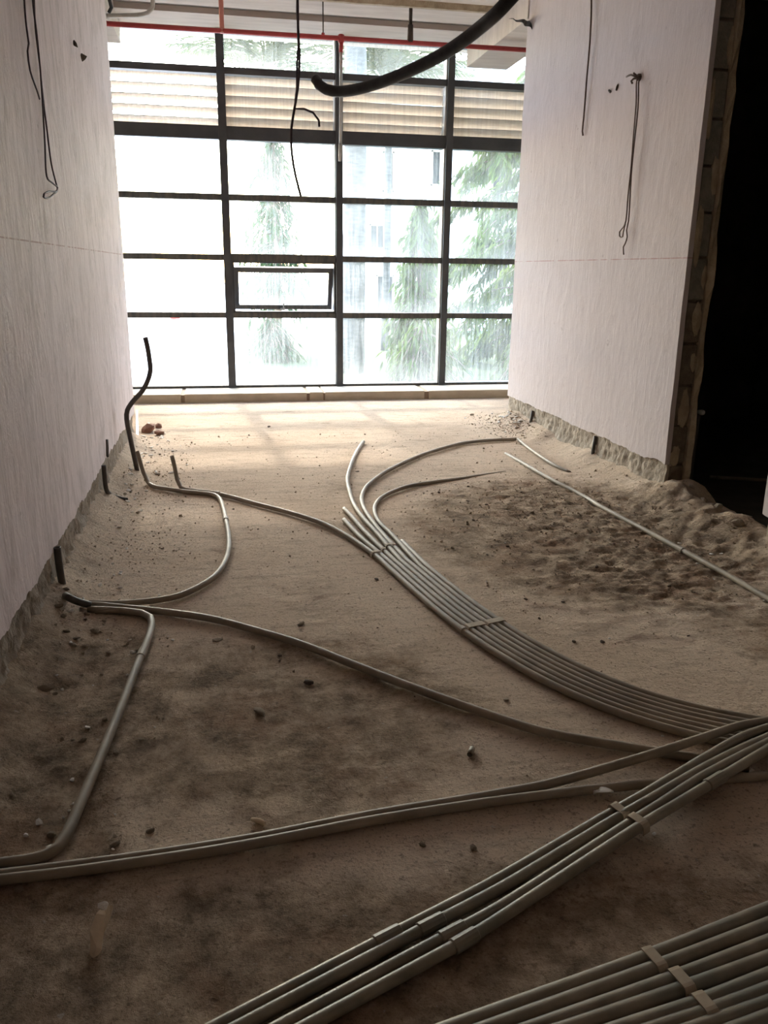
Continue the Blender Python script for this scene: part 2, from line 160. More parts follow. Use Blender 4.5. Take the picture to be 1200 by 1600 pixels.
class MB:
    def __init__(self):
        self.v = []; self.f = []
    def add(self, vs, fs):
        o = len(self.v)
        self.v += [tuple(p) for p in vs]
        self.f += [tuple(i + o for i in q) for q in fs]
        return self
    def box(self, x0, x1, y0, y1, z0, z1):
        vs = [(x, y, z) for x in (x0, x1) for y in (y0, y1) for z in (z0, z1)]
        return self.add(vs, [(0, 1, 3, 2), (4, 6, 7, 5), (0, 4, 5, 1), (2, 3, 7, 6), (0, 2, 6, 4), (1, 5, 7, 3)])
    def obox(self, c, ax, ay, az):            # box with half axes
        c = Vector(c); vs = []
        for i in (-1, 1):
            for j in (-1, 1):
                for k in (-1, 1):
                    vs.append(c + ax * i + ay * j + az * k)
        return self.add(vs, [(0, 1, 3, 2), (4, 6, 7, 5), (0, 4, 5, 1), (2, 3, 7, 6), (0, 2, 6, 4), (1, 5, 7, 3)])
    def tube(self, pts, r, n=10, hollow=False, radii=None):
        P = [Vector(p) for p in pts]
        T = []
        for i in range(len(P)):
            t = P[min(i + 1, len(P) - 1)] - P[max(i - 1, 0)]
            T.append(t.normalized() if t.length > 1e-9 else Vector((0, 0, 1)))
        up = Vector((0, 0, 1)) if abs(T[0].z) < 0.9 else Vector((1, 0, 0))
        nrm = T[0].cross(up).normalized()
        rings = []
        for i, p in enumerate(P):
            if i:
                ax = T[i - 1].cross(T[i])
                if ax.length > 1e-7:
                    nrm = Matrix.Rotation(T[i - 1].angle(T[i]), 3, ax.normalized()) @ nrm
            nrm = (nrm - T[i] * nrm.dot(T[i])).normalized()
            b = T[i].cross(nrm)
            rr = radii[i] if radii else r
            rings.append([p + (nrm * math.cos(2 * math.pi * k / n) + b * math.sin(2 * math.pi * k / n)) * rr for k in range(n)])
        if hollow:
            def inner(ring, c, q, d): return [c + (v - c) * q + d for v in ring]
            a0 = inner(rings[0], P[0], 0.8, Vector()); a1 = inner(rings[0], P[0], 0.8, T[0] * r * 2)
            b0 = inner(rings[-1], P[-1], 0.8, Vector()); b1 = inner(rings[-1], P[-1], 0.8, -T[-1] * r * 2)
            rings = [a1, a0] + rings + [b0, b1]
        vs = [v for ring in rings for v in ring]
        fs = []
        for i in range(len(rings) - 1):
            for k in range(n):
                k2 = (k + 1) % n
                fs.append((i * n + k, i * n + k2, (i + 1) * n + k2, (i + 1) * n + k))
        fs.append(tuple(range(n - 1, -1, -1)))
        fs.append(tuple((len(rings) - 1) * n + k for k in range(n)))
        return self.add(vs, fs)
    def mesh(self, name, smooth=False):
        me = bpy.data.meshes.new(name)
        me.from_pydata(self.v, [], self.f)
        me.validate(); me.update()
        bm = bmesh.new(); bm.from_mesh(me)
        bmesh.ops.recalc_face_normals(bm, faces=bm.faces)
        bm.to_mesh(me); bm.free()
        if smooth:
            me.polygons.foreach_set('use_smooth', [len(p.vertices) == 4 for p in me.polygons])
        return me
    def build(self, name, mat, parent=None, smooth=False, bevel=0.0):
        o = bpy.data.objects.new(name, self.mesh(name, smooth))
        COL.objects.link(o)
        o.data.materials.append(mat)
        if parent is not None: o.parent = parent
        if bevel:
            m = o.modifiers.new('bevel', 'BEVEL'); m.width = bevel; m.segments = 2; m.limit_method = 'ANGLE'
        return o

def empty(name, loc=(0, 0, 0)):
    o = bpy.data.objects.new(name, None)
    o.empty_display_size = 0.1
    COL.objects.link(o)
    o.location = loc
    return o

def inst(name, me, parent=None, loc=(0, 0, 0), rot=(0, 0, 0), sc=(1, 1, 1)):
    o = bpy.data.objects.new(name, me)
    COL.objects.link(o)
    if parent is not None: o.parent = parent
    o.location = loc; o.rotation_euler = rot; o.scale = sc
    return o

def spline(pts, step=0.03):
    P = np.array(pts, float); n = len(P)
    if n < 3: return P
    out = []
    for i in range(n - 1):
        p0 = P[max(i - 1, 0)]; p1 = P[i]; p2 = P[i + 1]; p3 = P[min(i + 2, n - 1)]
        m = max(1, int(np.linalg.norm(p2 - p1) / step))
        d = np.linalg.norm(p2 - p1)
        a0 = np.linalg.norm(p1 - p0) or d; a2 = np.linalg.norm(p3 - p2) or d
        t1 = (p2 - p0) / (a0 + d) * d; t2 = (p3 - p1) / (a2 + d) * d
        for k in range(m):
            t = k / m
            h00 = 2 * t**3 - 3 * t**2 + 1; h10 = t**3 - 2 * t**2 + t; h01 = -2 * t**3 + 3 * t**2; h11 = t**3 - t**2
            out.append(h00 * p1 + h10 * t1 + h01 * p2 + h11 * t2)
    out.append(P[-1])
    return np.array(out)

# ------------------------------------------------------------------ materials
def new_mat(name):
    m = bpy.data.materials.new(name); m.use_nodes = True
    nt = m.node_tree; nt.nodes.clear()
    out = nt.nodes.new('ShaderNodeOutputMaterial')
    return m, nt, out

class N:
    """small node builder"""
    def __init__(self, nt): self.nt = nt
    def node(self, t, **kw):
        n = self.nt.nodes.new(t)
        for k, v in kw.items(): setattr(n, k, v)
        return n
    def link(self, a, b): self.nt.links.new(a, b)
    def coords(self, scale=(1, 1, 1), kind='Object', loc=(0, 0, 0), rot=(0, 0, 0)):
        tc = self.node('ShaderNodeTexCoord'); mp = self.node('ShaderNodeMapping')
        mp.inputs['Scale'].default_value = scale; mp.inputs['Location'].default_value = loc; mp.inputs['Rotation'].default_value = rot
        self.link(tc.outputs[kind], mp.inputs['Vector'])
        return mp.outputs['Vector']
    def noise(self, vec, scale=5, detail=4, rough=0.55, dist=0.0):
        n = self.node('ShaderNodeTexNoise')
        n.inputs['Scale'].default_value = scale; n.inputs['Detail'].default_value = detail
        n.inputs['Roughness'].default_value = rough; n.inputs['Distortion'].default_value = dist
        self.link(vec, n.inputs['Vector'])
        return n.outputs['Fac']
    def ramp(self, fac, a, b, ca=(0, 0, 0, 1), cb=(1, 1, 1, 1)):
        r = self.node('ShaderNodeValToRGB')
        r.color_ramp.elements[0].position = a; r.color_ramp.elements[1].position = b
        r.color_ramp.elements[0].color = ca; r.color_ramp.elements[1].color = cb
        self.link(fac, r.inputs['Fac'])
        return r.outputs['Color']
    def mix(self, fac, a, b, mode='MIX'):
        m = self.node('ShaderNodeMix', data_type='RGBA', blend_type=mode)
        for s, v in ((m.inputs[0], fac), (m.inputs[6], a), (m.inputs[7], b)):
            if isinstance(v, (int, float)): s.default_value = v
            elif isinstance(v, tuple): s.default_value = v if len(v) == 4 else (*v, 1)
            else: self.link(v, s)
        return m.outputs[2]
    def math(self, op, a, b=0.0, c=None, clamp=False):
        m = self.node('ShaderNodeMath', operation=op, use_clamp=clamp)
        for i, v in enumerate((a, b) if c is None else (a, b, c)):
            if isinstance(v, (int, float)): m.inputs[i].default_value = v
            else: self.link(v, m.inputs[i])
        return m.outputs[0]
    def bump(self, h, strength=0.3, dist=0.01, normal=None):
        b = self.node('ShaderNodeBump')
        b.inputs['Strength'].default_value = strength; b.inputs['Distance'].default_value = dist
        self.link(h, b.inputs['Height'])
        if normal is not None: self.link(normal, b.inputs['Normal'])
        return b.outputs['Normal']
    def bsdf(self, col, rough=0.8, normal=None, metal=0.0, spec=0.3):
        p = self.node('ShaderNodeBsdfPrincipled')
        if isinstance(col, tuple): p.inputs['Base Color'].default_value = (*col[:3], 1)
        else: self.link(col, p.inputs['Base Color'])
        if isinstance(rough, (int, float)): p.inputs['Roughness'].default_value = rough
        else: self.link(rough, p.inputs['Roughness'])
        p.inputs['Metallic'].default_value = metal
        p.inputs['Specular IOR Level'].default_value = spec
        if normal is not None: self.link(normal, p.inputs['Normal'])
        return p.outputs['BSDF']

def speckle(name, ca, cb, scale=8, rough=0.85, bump=0.3, bdist=0.004, stretch=(1, 1, 1), spec=0.3, cc=None, metal=0.0, lo=0.35, hi=0.65):
    m, nt, out = new_mat(name); n = N(nt)
    v = n.coords(stretch)
    f = n.noise(v, scale, 5, 0.6)
    col = n.mix(n.ramp(f, lo, hi), ca, cb)
    if cc:
        col = n.mix(n.ramp(n.noise(n.coords(stretch, loc=(3, 7, 1)), scale * 0.35, 4, 0.6), 0.52, 0.68), col, cc)
    nm = n.bump(n.noise(v, scale * 4, 4, 0.65), bump, bdist) if bump else None
    n.link(n.bsdf(col, rough, nm, metal, spec), out.inputs['Surface'])
    return m

def plaster_mat(name, base, streak, dust, level=1.335, wear=1.0, rough=0.7, spec=0.2):
    m, nt, out = new_mat(name); n = N(nt)
    v = n.coords((3.2, 3.2, 0.95)); v2 = n.coords((1, 1, 1)); v3 = n.coords((9, 9, 1.3), loc=(2, 1, 0))
    s1 = n.noise(v, 2.2, 8, 0.72, 1.3); s2 = n.noise(v3, 2.0, 4, 0.6, 0.8); big = n.noise(v2, 0.9, 4, 0.55)
    col = n.mix(n.math('MULTIPLY', n.ramp(s1, 0.50, 0.74), wear), base, streak)
    col = n.mix(n.math('MULTIPLY', n.ramp(s2, 0.54, 0.74), 0.28 * wear), col, streak)
    col = n.mix(n.math('MULTIPLY', n.ramp(big, 0.45, 0.68), 0.5), col, dust)
    patch = n.noise(n.coords((1.6, 1.6, 1.0), loc=(6, 4, 2)), 2.4, 6, 0.7, 0.5)
    col = n.mix(n.math('MULTIPLY', n.ramp(patch, 0.53, 0.66), 0.5 * wear), col, streak)
    spots = n.noise(n.coords((1, 1, 1), loc=(5, 2, 9)), 16.0, 3, 0.55)
    col = n.mix(n.math('MULTIPLY', n.ramp(spots, 0.70, 0.75), 0.4), col, (0.26, 0.22, 0.20))
    # the snapped chalk line at working height
    sx = n.node('ShaderNodeSeparateXYZ'); n.link(v2, sx.inputs[0])
    d = n.math('ABSOLUTE', n.math('SUBTRACT', sx.outputs['Z'], level))
    line = n.math('LESS_THAN', d, 0.0030)
    brk = n.ramp(n.noise(n.coords((1, 1, 1), loc=(1, 1, 1)), 14, 3, 0.6), 0.36, 0.52)
    col = n.mix(n.math('MULTIPLY', n.math('MULTIPLY', line, brk), 0.6), col, (0.33, 0.15, 0.13))
    h = n.math('ADD', n.math('MULTIPLY', s1, 1.0), n.math('MULTIPLY', n.noise(n.coords((3, 3, 1.2)), 9, 5, 0.6), 0.6))
    nm = n.bump(h, 0.5 * wear + 0.1, 0.018)
    n.link(n.bsdf(col, rough, nm, 0, spec), out.inputs['Surface'])
    return m

def floor_mat():
    m, nt, out = new_mat('dusty_concrete_and_soil'); n = N(nt)
    v = n.coords((1, 1, 1))
    at = n.node('ShaderNodeAttribute', attribute_name='soil')
    dust = n.mix(n.ramp(n.noise(v, 1.3, 5, 0.6), 0.35, 0.65), (0.68, 0.555, 0.44), (0.60, 0.475, 0.365))
    smear = n.noise(n.coords((1.0, 4.5, 1)), 4.5, 6, 0.7)
    dust = n.mix(n.math('MULTIPLY', n.ramp(smear, 0.5, 0.66), 0.55), dust, (0.36, 0.285, 0.215))
    soil = n.mix(n.ramp(n.noise(v, 8, 7, 0.75), 0.38, 0.62), (0.185, 0.138, 0.098), (0.52, 0.405, 0.30))
    soil = n.mix(n.math('MULTIPLY', n.ramp(n.noise(n.coords((1, 1, 1), loc=(4, 4, 0)), 2.2, 5, 0.65), 0.52, 0.68), 0.65), soil, (0.25, 0.145, 0.09))
    k = n.math('ADD', at.outputs['Fac'], n.math('MULTIPLY', n.math('SUBTRACT', n.noise(v, 5, 6, 0.75), 0.5), 1.3))
    col = n.mix(n.ramp(k, 0.28, 0.62), dust, soil)
    stain = n.noise(n.coords((1, 1, 1), loc=(7, 1, 0)), 3.2, 6, 0.7)
    col = n.mix(n.math('MULTIPLY', n.ramp(stain, 0.56, 0.68), 0.35), col, (0.20, 0.15, 0.11))
    crumbs = n.noise(v, 55, 4, 0.65)
    col = n.mix(n.math('MULTIPLY', n.ramp(crumbs, 0.59, 0.67), 0.5), col, (0.085, 0.06, 0.045))
    fine = n.noise(n.coords((1, 1, 1), loc=(2, 8, 0)), 120, 3, 0.6)
    col = n.mix(n.math('MULTIPLY', n.ramp(fine, 0.57, 0.67), 0.45), col, (0.11, 0.08, 0.055))
    col = n.mix(n.math('MULTIPLY', n.ramp(n.noise(n.coords((1, 1, 1), loc=(9, 3, 0)), 42, 2, 0.5), 0.72, 0.76), 0.6), col, (0.5, 0.45, 0.4))
    h = n.math('ADD', n.math('MULTIPLY', n.noise(v, 26, 7, 0.75), 1.0), n.math('MULTIPLY', n.noise(v, 110, 3, 0.6), 0.35))
    nm = n.bump(h, 0.9, 0.021)
    n.link(n.bsdf(col, 0.97, nm, 0, 0.04), out.inputs['Surface'])
    return m

def glass_mat():
    m, nt, out = new_mat('dirty_streaked_glass'); n = N(nt)
    v = n.coords((26, 1, 1.1)); w = n.coords((1, 1, 1)); g = n.coords((1, 1, 1), 'Generated')
    st = n.ramp(n.noise(v, 1.6, 5, 0.65, 0.3), 0.40, 0.75)
    bl = n.ramp(n.noise(n.coords((1.6, 1, 1), loc=(3, 0, 2)), 1.3, 4, 0.55), 0.38, 0.70)
    sx = n.node('ShaderNodeSeparateXYZ'); n.link(g, sx.inputs[0])
    wav = n.math('ADD', sx.outputs['Z'], n.math('MULTIPLY', n.noise(w, 3.0, 3, 0.5), 0.35))
    low = n.ramp(wav, 0.18, 0.52, (1, 1, 1, 1), (0, 0, 0, 1))
    f = n.math('ADD', 0.035, n.math('MULTIPLY', st, 0.11))
    f = n.math('ADD', f, n.math('MULTIPLY', bl, 0.075))
    f = n.math('ADD', f, n.math('MULTIPLY', low, 0.08), clamp=True)
    tr = n.node('ShaderNodeBsdfTransparent'); tr.inputs['Color'].default_value = (0.96, 0.98, 0.97, 1)
    tl = n.node('ShaderNodeBsdfTranslucent'); tl.inputs['Color'].default_value = (0.38, 0.40, 0.40, 1)
    mx = n.node('ShaderNodeMixShader')
    n.link(f, mx.inputs[0]); n.link(tr.outputs[0], mx.inputs[1]); n.link(tl.outputs[0], mx.inputs[2])
    n.link(mx.outputs[0], out.inputs['Surface'])
    return m

def leaf_mat(name, ca, cb):
    m, nt, out = new_mat(name); n = N(nt)
    v = n.coords((1, 1, 1))
    col = n.mix(n.ramp(n.noise(v, 2.5, 4, 0.6), 0.35, 0.65), ca, cb)
    p = n.bsdf(col, 0.45, None, 0, 0.4)
    tl = n.node('ShaderNodeBsdfTranslucent'); n.link(col, tl.inputs['Color'])
    mx = n.node('ShaderNodeMixShader'); mx.inputs[0].default_value = 0.45
    n.link(p, mx.inputs[1]); n.link(tl.outputs[0], mx.inputs[2]); n.link(mx.outputs[0], out.inputs['Surface'])
    return m

M = {}
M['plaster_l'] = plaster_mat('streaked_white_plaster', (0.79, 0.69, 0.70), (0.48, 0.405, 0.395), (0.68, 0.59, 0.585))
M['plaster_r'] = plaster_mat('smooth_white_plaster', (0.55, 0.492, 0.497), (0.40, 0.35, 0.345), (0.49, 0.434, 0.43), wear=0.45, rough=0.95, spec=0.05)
M['floor'] = floor_mat()
M['render'] = speckle('rough_cement_render', (0.27, 0.225, 0.18), (0.40, 0.34, 0.275), 14, 0.95, 0.8, 0.012, (1, 1, 0.5))
M['concrete'] = speckle('grey_concrete', (0.45, 0.40, 0.36), (0.55, 0.49, 0.445), 3, 0.9, 0.4, 0.006, (0.6, 3, 1))
M['concrete_dark'] = speckle('rough_grey_concrete', (0.56, 0.52, 0.48), (0.66, 0.61, 0.57), 4, 0.95, 0.6, 0.01)
M['groove'] = speckle('dark_grey_board', (0.15, 0.135, 0.125), (0.20, 0.18, 0.165), 12, 0.9, 0.2)
M['block'] = speckle('grey_cement_block', (0.15, 0.145, 0.125), (0.23, 0.215, 0.185), 22, 0.95, 0.7, 0.006)
M['mortar'] = speckle('buff_mortar', (0.30, 0.24, 0.17), (0.42, 0.345, 0.25), 12, 0.95, 0.8, 0.01)
M['mortar_dark'] = speckle('dark_mortar', (0.11, 0.09, 0.07), (0.19, 0.155, 0.12), 16, 0.95, 0.8, 0.01)
M['side_shade'] = speckle('masonry_shade_in_colour', (0.055, 0.055, 0.05), (0.085, 0.085, 0.075), 6, 0.95, 0.3)  # side room's lack of light put into the dark wall and floor colour
M['alu'] = speckle('dark_grey_aluminium', (0.045, 0.047, 0.055), (0.065, 0.067, 0.072), 6, 0.45, 0.05, 0.002, spec=0.5)
M['alu_dusty'] = speckle('dusty_grey_aluminium', (0.06, 0.062, 0.066), (0.12, 0.11, 0.095), 5, 0.6, 0.1, 0.002, (6, 6, 1))
M['gasket'] = speckle('pale_mullion_edge', (0.38, 0.38, 0.37), (0.5, 0.49, 0.47), 8, 0.6, 0.05)
M['glass'] = glass_mat()
M['sill'] = speckle('buff_sill_stone', (0.42, 0.345, 0.26), (0.52, 0.44, 0.345), 5, 0.9, 0.3, 0.004)
M['sill_joint'] = speckle('brown_sill_joint', (0.25, 0.18, 0.125), (0.32, 0.24, 0.17), 9, 0.95, 0.4)
M['slat'] = speckle('cream_louvre_slat', (0.52, 0.44, 0.37), (0.60, 0.52, 0.44), 4, 0.6, 0.05, 0.002, (1, 6, 6))
M['conduit'] = speckle('dusty_grey_conduit', (0.225, 0.186, 0.142), (0.325, 0.27, 0.208), 9, 0.56, 0.25, 0.002, cc=(0.22, 0.195, 0.16))
M['conduit_near'] = speckle('grey_green_conduit', (0.19, 0.168, 0.132), (0.285, 0.248, 0.192), 12, 0.42, 0.25, 0.002, cc=(0.18, 0.175, 0.145))
M['conduit_dark'] = speckle('dark_bent_conduit', (0.06, 0.052, 0.048), (0.10, 0.088, 0.078), 12, 0.55, 0.15, 0.002)
M['strap'] = speckle('dusty_strap', (0.34, 0.28, 0.21), (0.46, 0.385, 0.295), 14, 0.75, 0.2, 0.002)
M['red_paint'] = speckle('red_pipe_paint', (0.36, 0.035, 0.04), (0.45, 0.055, 0.055), 10, 0.45, 0.05, 0.001, spec=0.5)
M['pink_paint'] = speckle('faded_red_pipe_paint', (0.55, 0.20, 0.17), (0.62, 0.27, 0.23), 10, 0.5, 0.05, 0.001)
M['steel'] = speckle('galvanised_steel', (0.38, 0.37, 0.35), (0.5, 0.48, 0.46), 12, 0.5, 0.1, 0.001, metal=0.3)
M['iron'] = speckle('dark_rusty_iron', (0.05, 0.04, 0.035), (0.09, 0.07, 0.06), 20, 0.7, 0.2, 0.002)
M['rubber'] = speckle('black_rubber_hose', (0.022, 0.024, 0.027), (0.04, 0.042, 0.045), 20, 0.55, 0.1, 0.001)
M['wire'] = speckle('dark_twisted_wire', (0.05, 0.035, 0.045), (0.085, 0.06, 0.07), 30, 0.6, 0.1, 0.001)
M['wire_brown'] = speckle('brown_twisted_wire', (0.085, 0.055, 0.045), (0.14, 0.095, 0.08), 30, 0.7, 0.1, 0.001)
M['chip_white'] = speckle('white_plaster_chip', (0.74, 0.71, 0.67), (0.84, 0.81, 0.77), 30, 0.9, 0.4)
M['chip_dark'] = speckle('dark_soil_crumb', (0.07, 0.05, 0.04), (0.13, 0.095, 0.07), 30, 0.95, 0.4)
M['clod'] = speckle('brown_soil_clod', (0.28, 0.22, 0.16), (0.42, 0.335, 0.25), 25, 0.95, 0.8, 0.01)
M['brick'] = speckle('broken_red_brick', (0.24, 0.11, 0.075), (0.33, 0.18, 0.13), 25, 0.95, 0.7, 0.01)
M['wood'] = speckle('pale_splinter', (0.58, 0.47, 0.34), (0.68, 0.57, 0.43), 25, 0.85, 0.3, 0.003)
M['pvc'] = speckle('white_pvc', (0.72, 0.70, 0.66), (0.8, 0.78, 0.74), 10, 0.4, 0.05)
M['plastic_sheet'] = speckle('grey_black_plastic_sheet', (0.035, 0.037, 0.04), (0.09, 0.09, 0.095), 14, 0.4, 0.3, 0.004)
M['bark'] = speckle('grey_palm_bark', (0.10, 0.095, 0.09), (0.16, 0.15, 0.14), 6, 0.9, 0.6, 0.01, (1, 1, 4))
M['bark2'] = speckle('brown_bark', (0.16, 0.12, 0.09), (0.25, 0.19, 0.14), 8, 0.9, 0.6, 0.01, (4, 4, 1))
M['leaf'] = leaf_mat('drooping_green_leaf', (0.032, 0.065, 0.012), (0.125, 0.18, 0.03))
M['leaf_dark'] = leaf_mat('deep_green_leaf', (0.035, 0.065, 0.03), (0.08, 0.12, 0.05))
M['frond'] = leaf_mat('palm_frond_leaf', (0.05, 0.07, 0.03), (0.12, 0.14, 0.06))
M['ground'] = speckle('pale_paving', (0.72, 0.70, 0.67), (0.80, 0.78, 0.75), 2, 0.95, 0.3, 0.01)
M['facade'] = speckle('white_painted_facade', (0.76, 0.75, 0.72), (0.83, 0.82, 0.80), 1.2, 0.9, 0.1)
M['far_glass'] = speckle('dark_far_window', (0.03, 0.03, 0.03), (0.05, 0.048, 0.045), 3, 0.9, 0.0, spec=0.03)
M['far_frame'] = speckle('brown_far_frame', (0.30, 0.25, 0.20), (0.38, 0.32, 0.26), 3, 0.7, 0.0)
M['red_far'] = speckle('red_drum_paint', (0.55, 0.05, 0.04), (0.65, 0.08, 0.06), 4, 0.5, 0.0)

# ------------------------------------------------------------------ dimensions (metres)
XL, XR = -0.66, 2.47            # plaster faces of the two side walls
YL, YR = 6.46, 6.97             # where they stop short of the glazing
YJ, YN = 4.24, 3.33             # far and near jamb of the doorway in the right wall
YW = 8.68                       # glazing plane
ZC = 3.35                       # soffit
NX0, NX1 = -1.08, 3.45          # side walls of the window strip
YB = -2.6                       # wall behind the camera
MULL = [-1.0, 0.101, 1.207, 2.307, 3.41]
ROWS = dict(A=3.010, B=2.478, C=1.909, D=1.354, E=0.801, F=0.079)

# ------------------------------------------------------------------ the floor
def soil_mask(x, y):
    s = 0.85 * sstep(1.25, 0.55, np.hypot((x - 1.75) / 0.95, (y - 3.75) / 1.15))
    s = np.maximum(s, 0.9 * sstep(-0.15, -0.42, x) * sstep(3.2, 2.6, y))
    s = np.maximum(s, 0.75 * sstep(1.7, 1.35, y + 0.15 * x))
    s = np.maximum(s, 0.62 * sstep(1.2, 0.5, np.hypot((x - 0.12) / 0.75, (y - 2.2) / 0.65)))
    s = np.maximum(s, 0.5 * sstep(1.2, 0.6, np.hypot((x - 2.1) / 0.5, (y - 2.5) / 0.6)))
    return s

def floor_h(x, y):
    x = np.asarray(x, float); y = np.asarray(y, float)
    s = soil_mask(x, y)
    h = 0.0035 * fbm(x * 2.5, y * 2.5, 3) + 0.0015 * fbm(x * 14, y * 14, 5, 3) - 0.003
    h = h + (0.0012 + 0.0035 * s) * np.maximum(fbm(x * 22, y * 22, 15, 3), -0.1)
    rough = np.abs(fbm(x * 13, y * 19, 21, 5))
    near_right = sstep(1.15, 1.55, x + 0.08 * (3.5 - y)) * sstep(2.3, 2.8, y)
    h += s * (0.006 * fbm(x * 7, y * 7, 9, 5) - 0.002) + s * near_right * (0.040 * (0.26 - rough))
    h += s * sstep(-0.1, -0.45, x) * (0.014 * fbm(x * 11, y * 11, 31, 5))
    # dirt banked against the feet of the walls
    bank = np.clip(1 - (x - (XL - 0.03)) / (0.19 + 0.05 * fbm(y * 3, y * 0 + 2, 40, 3)), 0, 1)
    h += sstep(6.55, 6.3, y) * (0.085 + 0.03 * fbm(y * 4, x * 4, 44, 4)) * bank ** 1.6
    bank = np.clip(1 - ((XR + 0.03) - x) / (0.24 + 0.06 * fbm(y * 3, y * 0 + 8, 50, 3)), 0, 1)
    h += sstep(7.05, 6.85, y) * sstep(4.0, 4.2, y) * (0.07 + 0.04 * fbm(y * 5, x * 5, 54, 5)) * bank ** 1.5
    # the heap across the doorway
    ridge = np.exp(-((x - 2.50 - 0.05 * fbm(y * 3, y * 0, 60, 3)) / 0.15) ** 2)
    h += sstep(2.6, 3.2, y) * sstep(4.5, 4.05, y) * ridge * (0.08 + 0.035 * fbm(x * 5, y * 5, 66, 5))
    h += sstep(2.1, 2.45, x) * sstep(2.9, 3.4, y) * sstep(4.6, 4.2, y) * 0.02 * fbm(x * 14, y * 14, 70, 5)
    # heap of crumbs by the far end of the right wall
    h += 0.05 * np.exp(-(((x - 2.38) / 0.16) ** 2 + ((y - 6.62) / 0.32) ** 2)) * (1 + 0.5 * fbm(x * 20, y * 20, 77, 4))
    # shallow scuffs and footprints
    for (fx, fy, fr, ang) in FOOT:
        c, sn = math.cos(ang), math.sin(ang)
        u = ((x - fx) * c + (y - fy) * sn) / (0.055 * fr); v = (-(x - fx) * sn + (y - fy) * c) / (0.135 * fr)
        d = np.hypot(u, v)
        h += -0.003 * sstep(1.15, 0.8, d) + 0.002 * np.exp(-((d - 1.15) / 0.18) ** 2)
    return h

FOOT = [(0.05, 1.62, 1.0, 0.4), (-0.12, 1.45, 0.9, 1.1), (0.25, 1.75, 0.9, -0.5), (0.02, 2.55, 1.0, 0.2), (0.18, 3.15, 0.9, 0.6),
        (0.33, 2.95, 0.9, -0.2), (-0.02, 3.6, 0.9, 0.5), (1.25, 2.75, 1.0, 0.9), (1.5, 2.45, 0.9, 1.2), (0.42, 2.25, 1.0, -0.7), (1.3, 1.35, 1.0, 0.9)]

def make_floor():
    xs = np.concatenate([np.linspace(NX0 - 0.05, -0.74, 6), np.arange(-0.72, 2.76, 0.0145), np.linspace(2.79, NX1 + 0.05, 14)])
    ys = np.concatenate([np.linspace(YB - 0.1, 0.8, 24), np.arange(0.82, 3.2, 0.0135), np.arange(3.21, 5.0, 0.018), np.arange(5.02, 7.2, 0.03), np.linspace(7.24, 8.9, 22)])
    X, Y = np.meshgrid(xs, ys)
    Z = floor_h(X, Y)
    nx, ny = len(xs), len(ys)
    V = np.stack([X.ravel(), Y.ravel(), Z.ravel()], 1)
    i = np.arange(nx * ny).reshape(ny, nx)
    Fq = np.stack([i[:-1, :-1].ravel(), i[:-1, 1:].ravel(), i[1:, 1:].ravel(), i[1:, :-1].ravel()], 1)
    Fq = Fq[~((X[:-1, :-1].ravel() > 2.7) & (Y[:-1, :-1].ravel() < 6.84))]
    me = bpy.data.meshes.new('floor')
    me.vertices.add(len(V)); me.vertices.foreach_set('co', V.ravel())
    me.loops.add(Fq.size); me.loops.foreach_set('vertex_index', Fq.ravel())
    me.polygons.add(len(Fq)); me.polygons.foreach_set('loop_start', np.arange(0, Fq.size, 4))
    me.update(calc_edges=True); me.validate()
    me.polygons.foreach_set('use_smooth', np.ones(len(Fq), bool))
    at = me.attributes.new('soil', 'FLOAT', 'POINT')
    at.data.foreach_set('value', soil_mask(X, Y).ravel().astype(np.float32))
    o = bpy.data.objects.new('floor', me); COL.objects.link(o); me.materials.append(M['floor'])
    tag(o, 'bare dusty concrete floor with soil patches and scuff marks', 'floor', kind='structure')
    return o
make_floor()

def fz(x, y): return float(floor_h(np.array([x]), np.array([y]))[0])

# ------------------------------------------------------------------ walls, ceiling
def structure(mb, name, mat, label, cat, bevel=0.0):
    o = mb.build(name, mat, bevel=bevel)
    return tag(o, label, cat, kind='structure')

